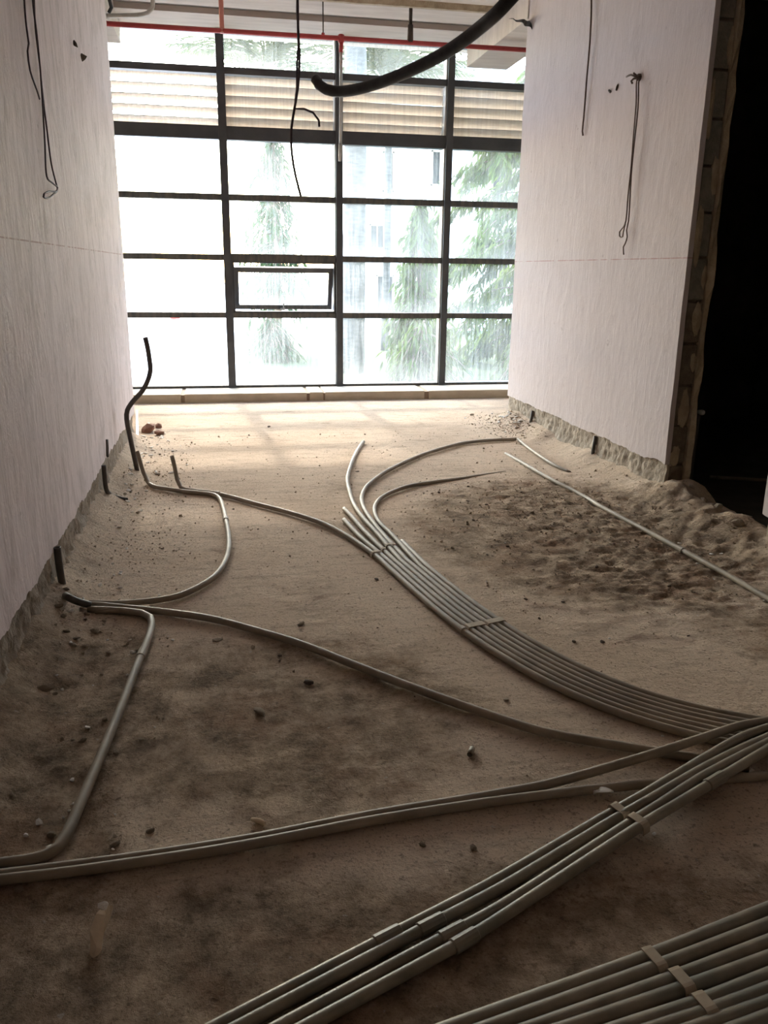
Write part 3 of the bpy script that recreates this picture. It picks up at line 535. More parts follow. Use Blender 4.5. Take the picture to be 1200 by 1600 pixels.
def plaster_sheet(name, mat, parent, x, th, y0, y1, zb, z1, seed, amp=0.02, step=0.02, jag_y0=0.0, jag_y1=0.0):
    """plaster coat whose lower edge (and, if asked, an end) is broken off raggedly; x = face, th = signed thickness"""
    n = max(2, int((y1 - y0) / step)); ys = np.linspace(y0, y1, n)
    zs = zb + amp * fbm(ys * 6, ys * 0, seed, 4) + amp * 0.5 * fbm(ys * 40, ys * 0 + 3, seed + 9, 2)
    rows = 40 if (jag_y0 or jag_y1) else 1
    mb = MB(); vs = []; fs = []
    for side in (0, 1):
        for j in range(rows + 1):
            for i in range(n):
                z = zs[i] + (z1 - zs[i]) * j / rows
                y = ys[i]
                if i == 0 and jag_y0: y += jag_y0 * float(fbm(np.array([z * 9.0]), np.array([1.0 + side]), seed + 20, 4)[0])
                if i == n - 1 and jag_y1: y += jag_y1 * float(fbm(np.array([z * 9.0]), np.array([1.0 + side]), seed + 30, 4)[0])
                vs.append((x + th * side, y, z))
    def vid(side, j, i): return side * (rows + 1) * n + j * n + i
    for j in range(rows):
        for i in range(n - 1):
            fs.append((vid(0, j, i), vid(0, j, i + 1), vid(0, j + 1, i + 1), vid(0, j + 1, i)))
            fs.append((vid(1, j, i), vid(1, j + 1, i), vid(1, j + 1, i + 1), vid(1, j, i + 1)))
        fs.append((vid(0, j, 0), vid(0, j + 1, 0), vid(1, j + 1, 0), vid(1, j, 0)))
        fs.append((vid(0, j, n - 1), vid(1, j, n - 1), vid(1, j + 1, n - 1), vid(0, j + 1, n - 1)))
    for i in range(n - 1):
        fs.append((vid(0, 0, i), vid(1, 0, i), vid(1, 0, i + 1), vid(0, 0, i + 1)))
        fs.append((vid(0, rows, i), vid(0, rows, i + 1), vid(1, rows, i + 1), vid(1, rows, i)))
    mb.add(vs, fs)
    return mb.build(name, mat, parent)

def rough_base(name, mat, parent, x, sgn, y0, y1, z0, z1, seed, depth=0.03):
    """chopped-back render at the foot of a wall; sgn = direction into the room"""
    ny = int((y1 - y0) / 0.011); nz = 26
    ys = np.linspace(y0, y1, ny); zs = np.linspace(z0, z1, nz)
    Y, Z = np.meshgrid(ys, zs)
    dsp = depth * (0.35 + 0.35 * fbm(Y * 9 + Z * 4, Z * 9, seed, 4) + 0.5 * fbm(Y * 38 + Z * 12, Z * 30, seed + 5, 3))
    dsp += 0.025 * sstep(0.10, -0.02, Z)
    dsp = np.where(Z > z1 - 0.02, dsp * 0.4, dsp)
    V = [(x + sgn * float(d), float(a), float(b)) for d, a, b in zip(dsp.ravel(), Y.ravel(), Z.ravel())]
    fs = [(j * ny + i, j * ny + i + 1, (j + 1) * ny + i + 1, (j + 1) * ny + i) for j in range(nz - 1) for i in range(ny - 1)]
    # back and ends so that the piece has a body
    o = len(V)
    V += [(x - sgn * 0.02, y0, z0), (x - sgn * 0.02, y1, z0), (x - sgn * 0.02, y1, z1), (x - sgn * 0.02, y0, z1)]
    fs.append((o, o + 1, o + 2, o + 3))
    fs.append(tuple([o, o + 3] + [j * ny for j in range(nz - 1, -1, -1)]))
    fs.append(tuple([o + 1, o + 2] + [j * ny + ny - 1 for j in range(nz - 1, -1, -1)]))
    return MB().add(V, fs).build(name, mat, parent, smooth=True)

# left wall
wl = structure(MB().box(XL - 0.17, XL - 0.03, YB, YL - 0.012, -0.1, ZC + 0.1), 'wall_left', M['mortar'],
               'long left side wall with streaked white plaster', 'wall')
plaster_sheet('plaster', M['plaster_l'], wl, XL, -0.03, YB, YL, 0.205, ZC + 0.1, 1, 0.025)
rough_base('rough_render', M['render'], wl, XL - 0.03, 1, YB, YL - 0.01, -0.03, 0.26, 100)
# right wall, window side of the doorway
wr = structure(MB().box(XR + 0.03, XR + 0.13, YJ + 0.2, YR - 0.012, -0.1, ZC + 0.1), 'wall_right', M['mortar'],
               'right side wall with smooth white plaster and dangling wires', 'wall')
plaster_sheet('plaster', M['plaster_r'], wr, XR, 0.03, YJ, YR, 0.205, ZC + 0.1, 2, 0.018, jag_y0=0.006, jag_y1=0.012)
plaster_sheet('back_plaster', M['mortar'], wr, XR + 0.13, 0.028, YJ - 0.012, YR, -0.02, ZC + 0.1, 3, 0.01, jag_y0=0.035)
rough_base('rough_render', M['render'], wr, XR + 0.03, -1, YJ + 0.01, YR - 0.005, -0.03, 0.26, 200)
# exposed block work at the end of the right wall
bh = 0.228
zz = -0.03
k = 0
while zz < ZC + 0.05:
    j1 = rng.uniform(-0.008, 0.006)
    MB().box(XR + 0.034 + rng.uniform(0, 0.006), XR + 0.126, YJ + 0.012 + j1, YJ + 0.2, zz + 0.007, zz + bh - 0.007).build('block', M['block'] if k > 4 else M['mortar_dark'], wr, bevel=0.006)
    zz += bh; k += 1
MB().box(XR + 0.03, XR + 0.13, YJ + 0.032, YJ + 0.2, -0.05, ZC + 0.1).build('mortar_bed', M['mortar_dark'], wr)
def smear(cz, hz, cx, hx, seed):
    """thin uneven mortar smear on the face of the block work"""
    n = 22; vs = [(cx, YJ - 0.002, cz)]; fs = []
    for i in range(n):
        a = 2 * math.pi * i / n
        rr = 1 + 0.45 * float(fbm(np.array([math.cos(a) * 1.6 + seed]), np.array([math.sin(a) * 1.6]), seed, 4)[0])
        vs.append((min(max(cx + hx * rr * math.cos(a), XR + 0.026), XR + 0.135), YJ + 0.004, cz + hz * rr * math.sin(a)))
    for i in range(n):
        vs.append((vs[1 + i][0], YJ + 0.02, vs[1 + i][2]))
    for i in range(n):
        j = (i + 1) % n
        fs.append((0, 1 + i, 1 + j)); fs.append((1 + i, 1 + n + i, 1 + n + j, 1 + j))
    fs.append(tuple(range(1 + n, 1 + 2 * n)))
    MB().add(vs, fs).build('mortar_smear', M['mortar'], wr)
for cz, hz, cx, hx, sd in [(0.52, 0.11, XR + 0.085, 0.03, 1), (1.02, 0.10, XR + 0.10, 0.028, 2), (1.45, 0.16, XR + 0.05, 0.022, 3), (1.75, 0.1, XR + 0.11, 0.02, 4),
                           (2.05, 0.14, XR + 0.042, 0.014, 5), (2.35, 0.1, XR + 0.118, 0.014, 6), (0.25, 0.06, XR + 0.06, 0.03, 7), (0.78, 0.05, XR + 0.11, 0.02, 8), (1.24, 0.06, XR + 0.115, 0.016, 9)]:
    smear(cz, hz, cx, hx, sd)
# right wall, near side of the doorway
wn2 = structure(MB().box(XR + 0.03, XR + 0.13, YB, YN - 0.01, -0.1, ZC + 0.1), 'wall_right_near', M['mortar'],
                'near part of the right wall beside the doorway', 'wall')
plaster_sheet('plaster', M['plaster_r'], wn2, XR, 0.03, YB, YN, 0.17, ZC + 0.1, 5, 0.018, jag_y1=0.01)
plaster_sheet('back_plaster', M['mortar'], wn2, XR + 0.13, 0.02, YB, YN, -0.02, ZC + 0.1, 6, 0.01, jag_y1=0.02)
# remaining shell
structure(MB().box(NX0 - 0.2, 4.9, YB - 0.15, YB, -0.1, ZC + 0.1), 'wall_back', M['plaster_r'], 'plastered wall behind the viewpoint', 'wall')
structure(MB().box(NX0 - 0.12, NX0, YL - 0.25, 8.95, -0.3, ZC + 0.1), 'wall_window_left', M['concrete'], 'short wall closing the window strip on the left', 'wall')
structure(MB().box(NX0 - 0.1, XL - 0.16, YL - 0.25, YL - 0.13, -0.1, ZC + 0.1), 'wall_return_left', M['concrete'], 'return wall behind the end of the left wall', 'wall')
structure(MB().box(NX1, NX1 + 0.12, YR - 0.12, 8.95, -0.3, ZC + 0.1), 'wall_window_right', M['concrete'], 'short wall closing the window strip on the right', 'wall')
structure(MB().box(XR + 0.12, 4.9, YR - 0.12, YR - 0.02, -0.1, ZC + 0.1), 'wall_side_room_far', M['side_shade'], 'far wall of the dark side room', 'wall')
structure(MB().box(4.8, 4.9, YB, YR - 0.1, -0.1, ZC + 0.1), 'wall_side_room_end', M['side_shade'], 'end wall of the dark side room', 'wall')
structure(MB().box(XR + 0.15, 4.82, 1.4, 1.5, -0.1, ZC + 0.1), 'wall_side_room_near', M['side_shade'], 'near wall of the dark side room', 'wall')
structure(MB().box(2.66, 4.9, YB, YR - 0.05, -0.16, -0.03), 'floor_side_room', M['side_shade'], 'floor of the side room beyond the doorway, its shade put into the colour', 'floor')
# soffit: far strip by the glass, recessed grey groove, light strip, darker slab over the room
cl = structure(MB().box(NX0 - 0.15, NX1 + 0.15, 8.185, 8.95, ZC, ZC + 0.3), 'ceiling', M['concrete'], 'concrete soffit above the window and the room', 'ceiling')
MB().box(NX0 - 0.15, NX1 + 0.15, 7.965, 8.185, ZC + 0.045, ZC + 0.3).build('groove_board', M['groove'], cl)
MB().box(NX0 - 0.15, NX1 + 0.15, 7.55, 7.965, ZC, ZC + 0.3).build('soffit_strip', M['concrete'], cl)
# ragged mortar lip between the strip and the slab
ys_ = np.linspace(NX0, NX1, 120)
vs = []
for a in ys_:
    q = 0.02 * float(fbm(np.array([a * 9]), np.array([0.0]), 90, 4)[0])
    vs += [(a, 7.54 + q, ZC - 0.012), (a, 7.60 + q * 0.5, ZC - 0.006), (a, 7.60, ZC + 0.02), (a, 7.50, ZC + 0.04)]
fs = []
for i in range(len(ys_) - 1):
    for k in range(4):
        k2 = (k + 1) % 4
        fs.append((i * 4 + k, i * 4 + k2, i * 4 + 4 + k2, i * 4 + 4 + k))
fs += [(3, 2, 1, 0), tuple((len(ys_) - 1) * 4 + k for k in range(4))]
MB().add(vs, fs).build('mortar_lip', M['mortar'], cl)
MB().box(NX0 - 0.15, 4.9, YB - 0.1, 7.56, ZC + 0.03, ZC + 0.3).build('slab', M['concrete_dark'], cl)
structure(MB().box(XR - 0.01, XR + 0.40, YR - 0.02, 8.64, ZC - 0.195, ZC + 0.05), 'trim_1', M['concrete'], 'concrete drop beam above the end of the right wall', 'beam', 0.006)
structure(MB().box(NX0 - 0.05, XL - 0.11, YL - 0.02, 8.64, ZC - 0.17, ZC + 0.05), 'trim_2', M['concrete'], 'concrete drop beam above the end of the left wall', 'beam', 0.006)

# sill kerb under the glazing, laid in pieces
sill = tag(MB().box(NX0, NX1, 8.21, 8.95, -0.3, 0.07).build('trim_3', M['sill_joint']), 'low buff stone kerb along the foot of the window', 'sill', kind='structure')
cuts = [NX0, -0.395, -0.365, 0.82, 0.845, 0.985, 0.997, 2.02, 2.06, NX1]
for a, b in zip(cuts[:-1], cuts[1:]):
    if b - a < 0.05: continue
    MB().box(a + 0.002, b - 0.002, 8.2 + rng.uniform(-0.004, 0.004), 8.94, -0.02, 0.08 + rng.uniform(-0.002, 0.002)).build('sill_stone', M['sill'], sill, bevel=0.006)

# ------------------------------------------------------------------ the window wall
win = tag(empty('window_1', (1.2, YW, 0.08)), 'tall glazed window wall with dark metal grid and dirty panes', 'window', kind='structure')
def wpart(mb, name, mat, bevel=0.0, parent=None):
    o = mb.build(name, mat, parent or win, bevel=bevel)
    if parent is None: o.matrix_parent_inverse = Matrix.Translation((-1.2, -YW, -0.08))
    return o
for i, x in enumerate(MULL):
    w = 0.034 if i != 1 else 0.038
    mu = wpart(MB().box(x - w, x + w, YW - 0.075, YW + 0.05, 0.08, ZC + 0.02), 'mullion', M['alu'], 0.003)
    if i in (2, 3):
        wpart(MB().box(x - w - 0.014 if i == 3 else x - w - 0.009, x - w, YW - 0.05, YW + 0.05, 0.08, ZC), 'mullion_edge_strip', M['gasket'])
def bar(x0, x1, z, hw, mat='alu_dusty', y0=-0.055, y1=0.045):
    wpart(MB().box(x0, x1, YW + y0, YW + y1, z - hw, z + hw), 'transom', M[mat], 0.003)
for i in range(4):
    x0, x1 = MULL[i] + 0.034, MULL[i + 1] - 0.034
    for kk, hw in (('A', 0.03), ('B', 0.06), ('C', 0.028), ('D', 0.028 if i != 1 else 0.036), ('E', 0.027)):
        bar(x0, x1, ROWS[kk], hw, 'alu' if kk in 'AB' else 'alu_dusty')
    bar(x0, x1, 0.09, 0.012)
    bar(x0, x1, ZC, 0.022, 'alu')
    zed = [0.1, ROWS['E'], ROWS['D'], ROWS['C'], ROWS['B'], ROWS['A'], ZC]
    for j in range(6):
        if i == 1 and j == 1: continue
        wpart(MB().box(x0 - 0.008, x1 + 0.008, YW + 0.002, YW + 0.008, zed[j], zed[j + 1]), 'pane', M['glass'])
# top-hung sash in the second bay, pushed open at its foot
x0, x1 = MULL[1] + 0.038, MULL[2] - 0.034
z0, z1 = ROWS['E'] + 0.027, ROWS['D'] - 0.036
fr = MB()
fr.box(x0, x0 + 0.022, YW - 0.05, YW + 0.06, z0, z1).box(x1 - 0.022, x1, YW - 0.05, YW + 0.06, z0, z1)
fr.box(x0, x1, YW - 0.05, YW + 0.06, z0, z0 + 0.012).box(x0, x1, YW - 0.05, YW + 0.06, z1 - 0.014, z1)
wpart(fr, 'sash_frame', M['alu'], 0.002)
sash = bpy.data.objects.new('sash', None); COL.objects.link(sash); sash.parent = win
sash.matrix_parent_inverse = Matrix.Translation((-1.2, -YW, -0.08))
ztop = z1 - 0.05
sash.location = ((x0 + x1) / 2, YW + 0.03, ztop); sash.rotation_euler = (math.radians(19), 0, 0)
hwid = (x1 - x0) / 2 - 0.02; hh = ztop - z0 - 0.005
def spart(mb, name, mat, bevel=0.0): return mb.build(name, mat, sash, bevel=bevel)
spart(MB().box(-hwid, hwid, -0.022, 0.022, -0.05, 0.0), 'sash_rail', M['alu'], 0.003)
spart(MB().box(-hwid, hwid, -0.022, 0.022, -hh, -hh + 0.045), 'sash_rail', M['alu_dusty'], 0.003)
spart(MB().box(-hwid, -hwid + 0.045, -0.022, 0.022, -hh + 0.034, -0.034), 'sash_stile', M['alu'], 0.003)
spart(MB().box(hwid - 0.045, hwid, -0.022, 0.022, -hh + 0.034, -0.034), 'sash_stile', M['alu'], 0.003)
spart(MB().box(-hwid + 0.026, hwid - 0.026, -0.003, 0.003, -hh + 0.03, -0.03), 'pane', M['glass'])
hd = MB().box(-0.035, 0.012, -0.04, -0.022, -hh + 0.0, -hh + 0.02).box(-0.012, 0.0, -0.052, -0.04, -hh + 0.005, -hh + 0.085)
spart(hd, 'sash_handle', M['steel'], 0.002)
for s in (-1, 1):
    wpart(MB().tube([(((x0 + x1) / 2) + s * (hwid + 0.012), YW + 0.03, z1 - 0.03), (((x0 + x1) / 2) + s * (hwid + 0.012), YW + 0.085, z1 - 0.27)], 0.006, 6), 'stay_arm', M['alu'])
# building face above the glazing
structure(MB().box(-6, 8, 8.66, 8.97, ZC + 0.25, 5.2), 'wall_front', M['facade'], 'outside wall above the window', 'wall')

# louvre panels outside the glass
lv_txt = ['cream louvre panel beside the left wall, glaring with daylight between its slats', 'cream louvre panel above the opening sash, behind the thin hanging wires',
          'cream louvre panel crossed by the black hose, third from the left', 'cream louvre panel nearest the right wall']
for i in range(4):
    x0, x1 = MULL[i] + 0.02, MULL[i + 1] - 0.02
    e = tag(empty('louvre_panel', ((x0 + x1) / 2, 8.86, ROWS['B'])), lv_txt[i], 'louvre', 'louvre panels across the window')
    cx = (x0 + x1) / 2
    ns = 6; zt = ROWS['A'] + 0.02; zb = ROWS['B'] - 0.02; pitch = (zt - zb) / ns
    tilt = -math.radians([24, 47, 42, 44][i])
    for k in range(ns):
        zc = (k + 0.5) * pitch - 0.02
        c, s = math.cos(tilt), math.sin(tilt)
        hw = pitch * 0.59
        o = MB().obox((0, 0, 0), Vector(((x1 - x0) / 2 - 0.012, 0, 0)), Vector((0, c * hw, s * hw)), Vector((0, -s * 0.004, c * 0.004))).build('slat', M['slat'], e)
        o.location = (0, 0, zc)
        o.rotation_euler = (rng.uniform(-0.05, 0.05), rng.uniform(-0.004, 0.004), 0)
    for s in (-1, 1):
        o = MB().box(-0.012, 0.012, -0.05, 0.05, -0.04, zt - ROWS['B'] + 0.04).build('side_frame', M['slat'], e)
        o.location = (s * ((x1 - x0) / 2 - 0.0), 0, 0)

# ------------------------------------------------------------------ conduits on the floor
R0 = 0.0125
PATH = {}
OBJ = {}
CATS = 'conduit'
def conduit(key, name, label, group, r=R0, mat='conduit', hollow=True, n=10, step=0.035):
    P = spline(LINES[key], step)
    PATH[key] = P
    o = MB().tube(P, r, n, hollow).build(name, M[mat], smooth=True)
    OBJ[key] = o
    return tag(o, label, CATS, group)
GB = 'conduits of the curved bundle'
conduit('H1', 'floor_conduit', 'outermost conduit of the curved bundle, its bent end standing up near the left wall', GB)
conduit('H2', 'floor_conduit', 'second conduit of the curved bundle, cut short with an open end left of the fan', GB)
conduit('H3', 'floor_conduit', 'third conduit of the curved bundle, its open end just behind the shortest one', GB)
conduit('H4', 'floor_conduit', 'fourth conduit of the curved bundle, bowing away to a free tip pointing at the window', GB)
conduit('H5', 'floor_conduit', 'fifth conduit of the curved bundle, sweeping back to the foot of the right wall', GB)
conduit('H6', 'floor_conduit', 'sixth conduit of the curved bundle, its short bent end sinking into the soil', GB, 0.0115)
conduit('H7', 'floor_conduit', 'innermost conduit of the curved bundle beside the soil patch', GB)
conduit('A', 'floor_conduit', 'conduit looping near the left wall from a bent upright end back to the wall foot', 'conduits by the left wall')
conduit('Cc', 'floor_conduit', 'long single conduit crossing the middle of the floor from the left wall', 'conduits by the left wall', 0.0135)
conduit('D', 'floor_conduit', 'conduit with a sharp elbow running towards the camera along the left wall', 'conduits by the left wall', 0.0135)
conduit('E1', 'floor_conduit', 'far one of the two conduits crossing the foreground, rising over the bundle', 'paired conduits across the foreground', 0.0125)
conduit('E2', 'floor_conduit', 'near one of the two conduits crossing the foreground, passing under the straight bundle', 'paired conduits across the foreground', 0.0125)
GF = 'conduits of the straight diagonal bundle'
for k, t in ((1, 'farthest'), (2, 'second'), (3, 'third'), (4, 'nearest')):
    conduit('F%d' % k, 'floor_conduit', t + ' of the four straight conduits running diagonally over the curved bundle' if k in (1, 4) else t + ' from the back of the four straight diagonal conduits', GF, 0.0125, 'conduit_near', n=12)
GG = 'conduits of the bundle in the near right corner'
ordn = ['farthest', 'second', 'third', 'fourth', 'fifth', 'sixth', 'seventh', 'nearest']
for k in range(8):
    conduit('G%d' % (k + 1), 'floor_conduit', ordn[k] + (' from the back' if 0 < k < 7 else '') + ' of the eight conduits in the near right corner', GG, 0.0152, 'conduit_near', n=14)
conduit('K1', 'floor_conduit', 'short half buried conduit leaving the far end of the right wall', 'conduits along the right wall', 0.011)
conduit('K2', 'floor_conduit', 'single conduit half buried along the right wall, with a joint near the doorway', 'conduits along the right wall')
conduit('S', 'bent_conduit', 'dark S-bent conduit standing up in front of the bright window at left', 'upright conduits by the left wall', 0.0155, 'conduit_dark', step=0.02)
conduit('T', 'bent_conduit', 'dark conduit elbow in a chase of the left wall, farther of the two', 'upright conduits by the left wall', 0.0125, 'conduit_dark', step=0.02)
conduit('U', 'bent_conduit', 'dark conduit elbow in a chase of the left wall, nearer of the two', 'upright conduits by the left wall', 0.014, 'conduit_dark', step=0.02)

def nearest(key, x, y):
    P = PATH[key]
    i = int(np.argmin((P[:, 0] - x) ** 2 + (P[:, 1] - y) ** 2 + np.where(P[:, 2] > 0.06, 1, 0)))
    i = min(max(i, 1), len(P) - 2)
    t = Vector(P[i + 1] - P[i - 1]).normalized()
    return Vector(P[i]), t
for key, x, y, ln in COUPLINGS:
    p, t = nearest(key, x, y)
    r = {'G': 0.0152}.get(key[0], 0.0132)
    MB().tube([p - t * ln / 2, p - t * (ln / 2 - 0.002), p + t * (ln / 2 - 0.002), p + t * ln / 2], r * 1.2, 12, radii=[r * 1.05, r * 1.19, r * 1.19, r * 1.05]).build('coupling', OBJ[key].data.materials[0], OBJ[key], smooth=False)
st_txt = ['strap over the two outer conduits at the start of the curved bundle', 'narrow strap on the third conduit at the start of the curved bundle', 'strap over the two inner conduits at the start of the curved bundle',
          'strap over three outer conduits midway along the curved bundle', 'strap over three inner conduits midway along the curved bundle',
          'strap on the back pair of the straight diagonal conduits', 'strap on the front pair of the straight diagonal conduits',
          'strap on the back pair of the near right corner bundle', 'strap on the middle pair of the near right corner bundle', 'strap on the front pair of the near right corner bundle']
for q, (keys, x, y, wd) in enumerate(STRAPS):
    pts = [nearest(k, x, y) for k in keys]
    t = pts[0][1]; nrm = Vector((-t.y, t.x, 0)).normalized()
    c = sum((p for p, _ in pts), Vector()) / len(pts)
    # bring every pipe to the same station
    off = []
    for k in keys:
        P = PATH[k]; d = (P - np.array(c)) @ np.array(t)
        near = np.where(np.linalg.norm(P - np.array(c), axis=1) < 0.4, np.abs(d), 9)
        i = int(np.argmin(near)); off.append(float((P[i] - np.array(c)) @ np.array(nrm)))
    r = 0.0152 if keys[0][0] == 'G' else 0.0125
    a, b = min(off) - r - 0.003, max(off) + r + 0.003
    top = c.z + r + 0.0022; lo = c.z - r * 0.8
    prof = [(a - 0.001, lo), (a + 0.001, c.z + r * 0.5), (a + r * 0.55, top - 0.001), (a + r, top), (b - r, top), (b - r * 0.55, top - 0.001), (b - 0.001, c.z + r * 0.5), (b + 0.001, lo)]
    vs = []; fs = []; th = 0.0024; cc = c.copy(); cc.z = 0
    m = len(prof)
    mid = (a + b) / 2
    for s in (-1, 1):
        for (o_, z_) in prof: vs.append(cc + nrm * o_ + t * (s * wd / 2) + Vector((0, 0, z_)))
        for (o_, z_) in prof: vs.append(cc + nrm * (mid + (o_ - mid) * (1 - th / max(b - a, 0.01) * 2)) + t * (s * wd / 2) + Vector((0, 0, z_ - th)))
    for i in range(m - 1):
        A0, B0, C0, D0 = i, m + i, 2 * m + i, 3 * m + i
        fs += [(A0, A0 + 1, C0 + 1, C0), (B0, D0, D0 + 1, B0 + 1), (A0, B0, B0 + 1, A0 + 1), (C0, C0 + 1, D0 + 1, D0)]
    fs += [(0, 2 * m, 3 * m, m), (m - 1, 2 * m - 1, 4 * m - 1, 3 * m - 1)]
    tag(MB().add(vs, fs).build('pipe_strap', M['strap']), st_txt[q], 'strap', 'straps holding the conduits')
# chases in the feet of the walls with short dark conduit ends
for (yy, z0, z1, txt) in ((6.37, 0.0, 0.165, 'short dark conduit end in the foot of the right wall, farther one'), (5.18, -0.01, 0.185, 'short dark conduit end in the foot of the right wall, nearer one')):
    tag(MB().tube([(XR + 0.0, yy, z0), (XR + 0.002, yy, (z0 + z1) / 2), (XR + 0.012, yy, z1)], 0.013, 10, True).build('bent_conduit', M['conduit_dark'], smooth=True), txt, CATS, 'conduit ends in the right wall')
tag(MB().tube([(XL + 0.002, 4.83, 0.31), (XL + 0.003, 4.815, 0.265), (XL + 0.002, 4.79, 0.22)], 0.011, 8, True).build('bent_conduit', M['conduit_dark'], smooth=True), 'tip of a dark conduit showing through the left plaster edge', CATS, 'upright conduits by the left wall')
tag(MB().obox((-0.690, 6.88, 0.018), Vector((0.009, 0.0008, 0)), Vector((-0.066, 0.72, 0)), Vector((0, 0, 0.012))).build('plastic_channel', M['pvc'], bevel=0.002), 'thin white plastic channel lying at the foot of the left wall end', 'channel')

# ------------------------------------------------------------------ overhead pipes, hose, wires
def line_thing(key, name, label, cat, r, mat, group=None, n=8, step=0.03, parent=None):
    o = MB().tube(spline(LINES[key], step), r, n).build(name, M[mat], parent, smooth=True)
    if parent is None: tag(o, label, cat, group)
    return o
rp = line_thing('red', 'sprinkler_pipe', 'thin red sprinkler pipe running across the top of the window', 'pipe', 0.019, 'red_paint', n=12)
p0 = Vector(LINES['red'][0]); p1 = Vector(LINES['red'][1])
d = LINES['red_drop1'][0]
MB().tube([d, (d[0], d[1], ZC + 0.06)], 0.019, 12).build('branch_pipe', M['pink_paint'], rp, smooth=True)
D2 = LINES['red_drop2']
MB().tube([Vector(D2[0]) + Vector((0, 0, 0.03)), D2[1]], 0.018, 12).build('red_drop', M['red_paint'], rp, smooth=True)
MB().tube([(D2[0][0], D2[0][1], D2[0][2] + 0.025), (D2[0][0], D2[0][1], D2[0][2] - 0.03)], 0.026, 12).build('tee_fitting', M['red_paint'], rp, smooth=True)
MB().tube(D2[1:4], 0.0125, 10).build('drop_pipe', M['steel'], rp, smooth=True)
MB().tube(D2[3:], 0.017, 10, radii=[0.017, 0.012]).build('drop_nozzle', M['steel'], rp, smooth=True)
hx = LINES['hanger'][0]
MB().tube([hx, (hx[0], hx[1], hx[2] + 0.03)], 0.014, 8).build('hanger_clip', M['red_paint'], rp, smooth=True)
MB().tube([(hx[0], hx[1], hx[2] + 0.02), (hx[0], hx[1], ZC + 0.05)], 0.0055, 6).build('hanger_rod', M['iron'], rp, smooth=True)
rx = LINES['rod'][0]
rod = tag(MB().tube([(rx[0], rx[1], rx[2]), (rx[0], rx[1], rx[2] + 0.13)], 0.028, 10, radii=[0.026, 0.022]).build('pipe_hanger', M['iron'], smooth=True), 'dark threaded hanger with a thick sleeve gripping the red pipe', 'pipe hanger')
MB().tube([(rx[0], rx[1], rx[2] + 0.12), (rx[0], rx[1], ZC + 0.06)], 0.015, 10).build('threaded_rod', M['iron'], rod, smooth=True)
hose_pts = LINES['hose'] + [[1.02, 2.46, 2.2], [1.15, 2.4, 2.55], [1.22, 2.36, 3.0], [1.24, 2.35, ZC + 0.04]]
LINES['hose'] = hose_pts
line_thing('hose', 'hanging_hose', 'thick black hose drooping from the ceiling in front of the window', 'hose', 0.020, 'rubber', n=12)
for key in ('wireA', 'wireB'):
    a = LINES[key][0]; LINES[key] = [[a[0], a[1], ZC + 0.04]] + LINES[key]
line_thing('wireA', 'hanging_wire', 'thin black wire hanging long and straight before the second window bay', 'wire', 0.0055, 'wire', 'thin wires before the window', 6)
line_thing('wireB', 'hanging_wire', 'thin black wire twisted on the long one, its tail curling sideways', 'wire', 0.0045, 'wire', 'thin wires before the window', 6)
line_thing('Lw1', 'wall_wire', 'shorter frayed dark wire against the left wall', 'wire', 0.0034, 'wire', 'wires on the left wall', 6)
line_thing('Lw2', 'wall_wire', 'doubled dark wire against the left wall ending in a small loop', 'wire', 0.0036, 'wire', 'wires on the left wall', 6, 0.02)
line_thing('Rrod', 'wall_wire', 'single stiff dark wire hanging down the right wall near the window', 'wire', 0.0062, 'wire_brown', 'wires on the right wall', 8)
rw = line_thing('Rw1', 'wall_wire', 'twisted brown wires tied to a hook on the right wall, looped at the end', 'wire', 0.0042, 'wire_brown', 'wires on the right wall', 6, 0.02)
for kx in ('Rw2', 'Rw3', 'Rw4', 'Rw5'):
    line_thing(kx, 'wire_strand', None, None, 0.0042 if kx == 'Rw2' else 0.006, 'wire_brown', n=6, step=0.02, parent=rw)
MB().tube([(XR + 0.01, 4.977, 2.351), (XR - 0.012, 4.978, 2.352), (XR - 0.022, 4.985, 2.35)], 0.016, 8, radii=[0.022, 0.02, 0.012]).build('wire_knot', M['wire_brown'], rw, smooth=True)
line_thing('greyU', 'wall_conduit', 'grey conduit bend under the soffit in the upper left corner', CATS, 0.017, 'steel', 'conduits in the upper left corner', 8)
line_thing('blackU', 'wall_conduit', 'black cable hanging beside the grey conduit bend in the upper left corner', 'cable', 0.013, 'rubber', 'conduits in the upper left corner', 8)
# fixing holes and stubs
def blob(name, loc, sc, mat, seed, label=None, cat=None, group=None):
    o = inst(name, CHIP[seed % len(CHIP)][mat], None, loc, (seed * 1.3, seed * 0.7, seed * 2.1), sc)
    return tag(o, label, cat, group)
def chip_mesh(seed, flat):
    bm = bmesh.new(); bmesh.ops.create_icosphere(bm, subdivisions=1, radius=0.5)
    r_ = random.Random(seed)
    for v in bm.verts:
        v.co *= r_.uniform(0.62, 1.15)
        v.co.z *= flat
    for q in range(2):
        nn = Vector((r_.uniform(-1, 1), r_.uniform(-1, 1), r_.uniform(0.1, 1))).normalized()
        bmesh.ops.bisect_plane(bm, geom=bm.verts[:] + bm.edges[:] + bm.faces[:], plane_co=nn * 0.34, plane_no=nn, clear_outer=True)
        bmesh.ops.holes_fill(bm, edges=[e for e in bm.edges if e.is_boundary])
    me = bpy.data.meshes.new('chip'); bm.to_mesh(me); bm.free()
    return me
CHIP = []
for s in range(6):
    base = chip_mesh(s + 3, 0.7 if s % 2 else 0.95); dct = {}
    for mk in ('chip_white', 'chip_dark', 'clod', 'brick', 'iron', 'mortar_dark'):
        c = base.copy(); c.materials.append(M[mk]); dct[mk] = c
    CHIP.append(dct)
blob('wall_plug', (XL + 0.004, 4.835, 2.318), (0.025, 0.05, 0.04), 'mortar_dark', 1, 'dark broken fixing hole high on the left wall, upper one of two', 'wall plug', 'fixing holes on the left wall')
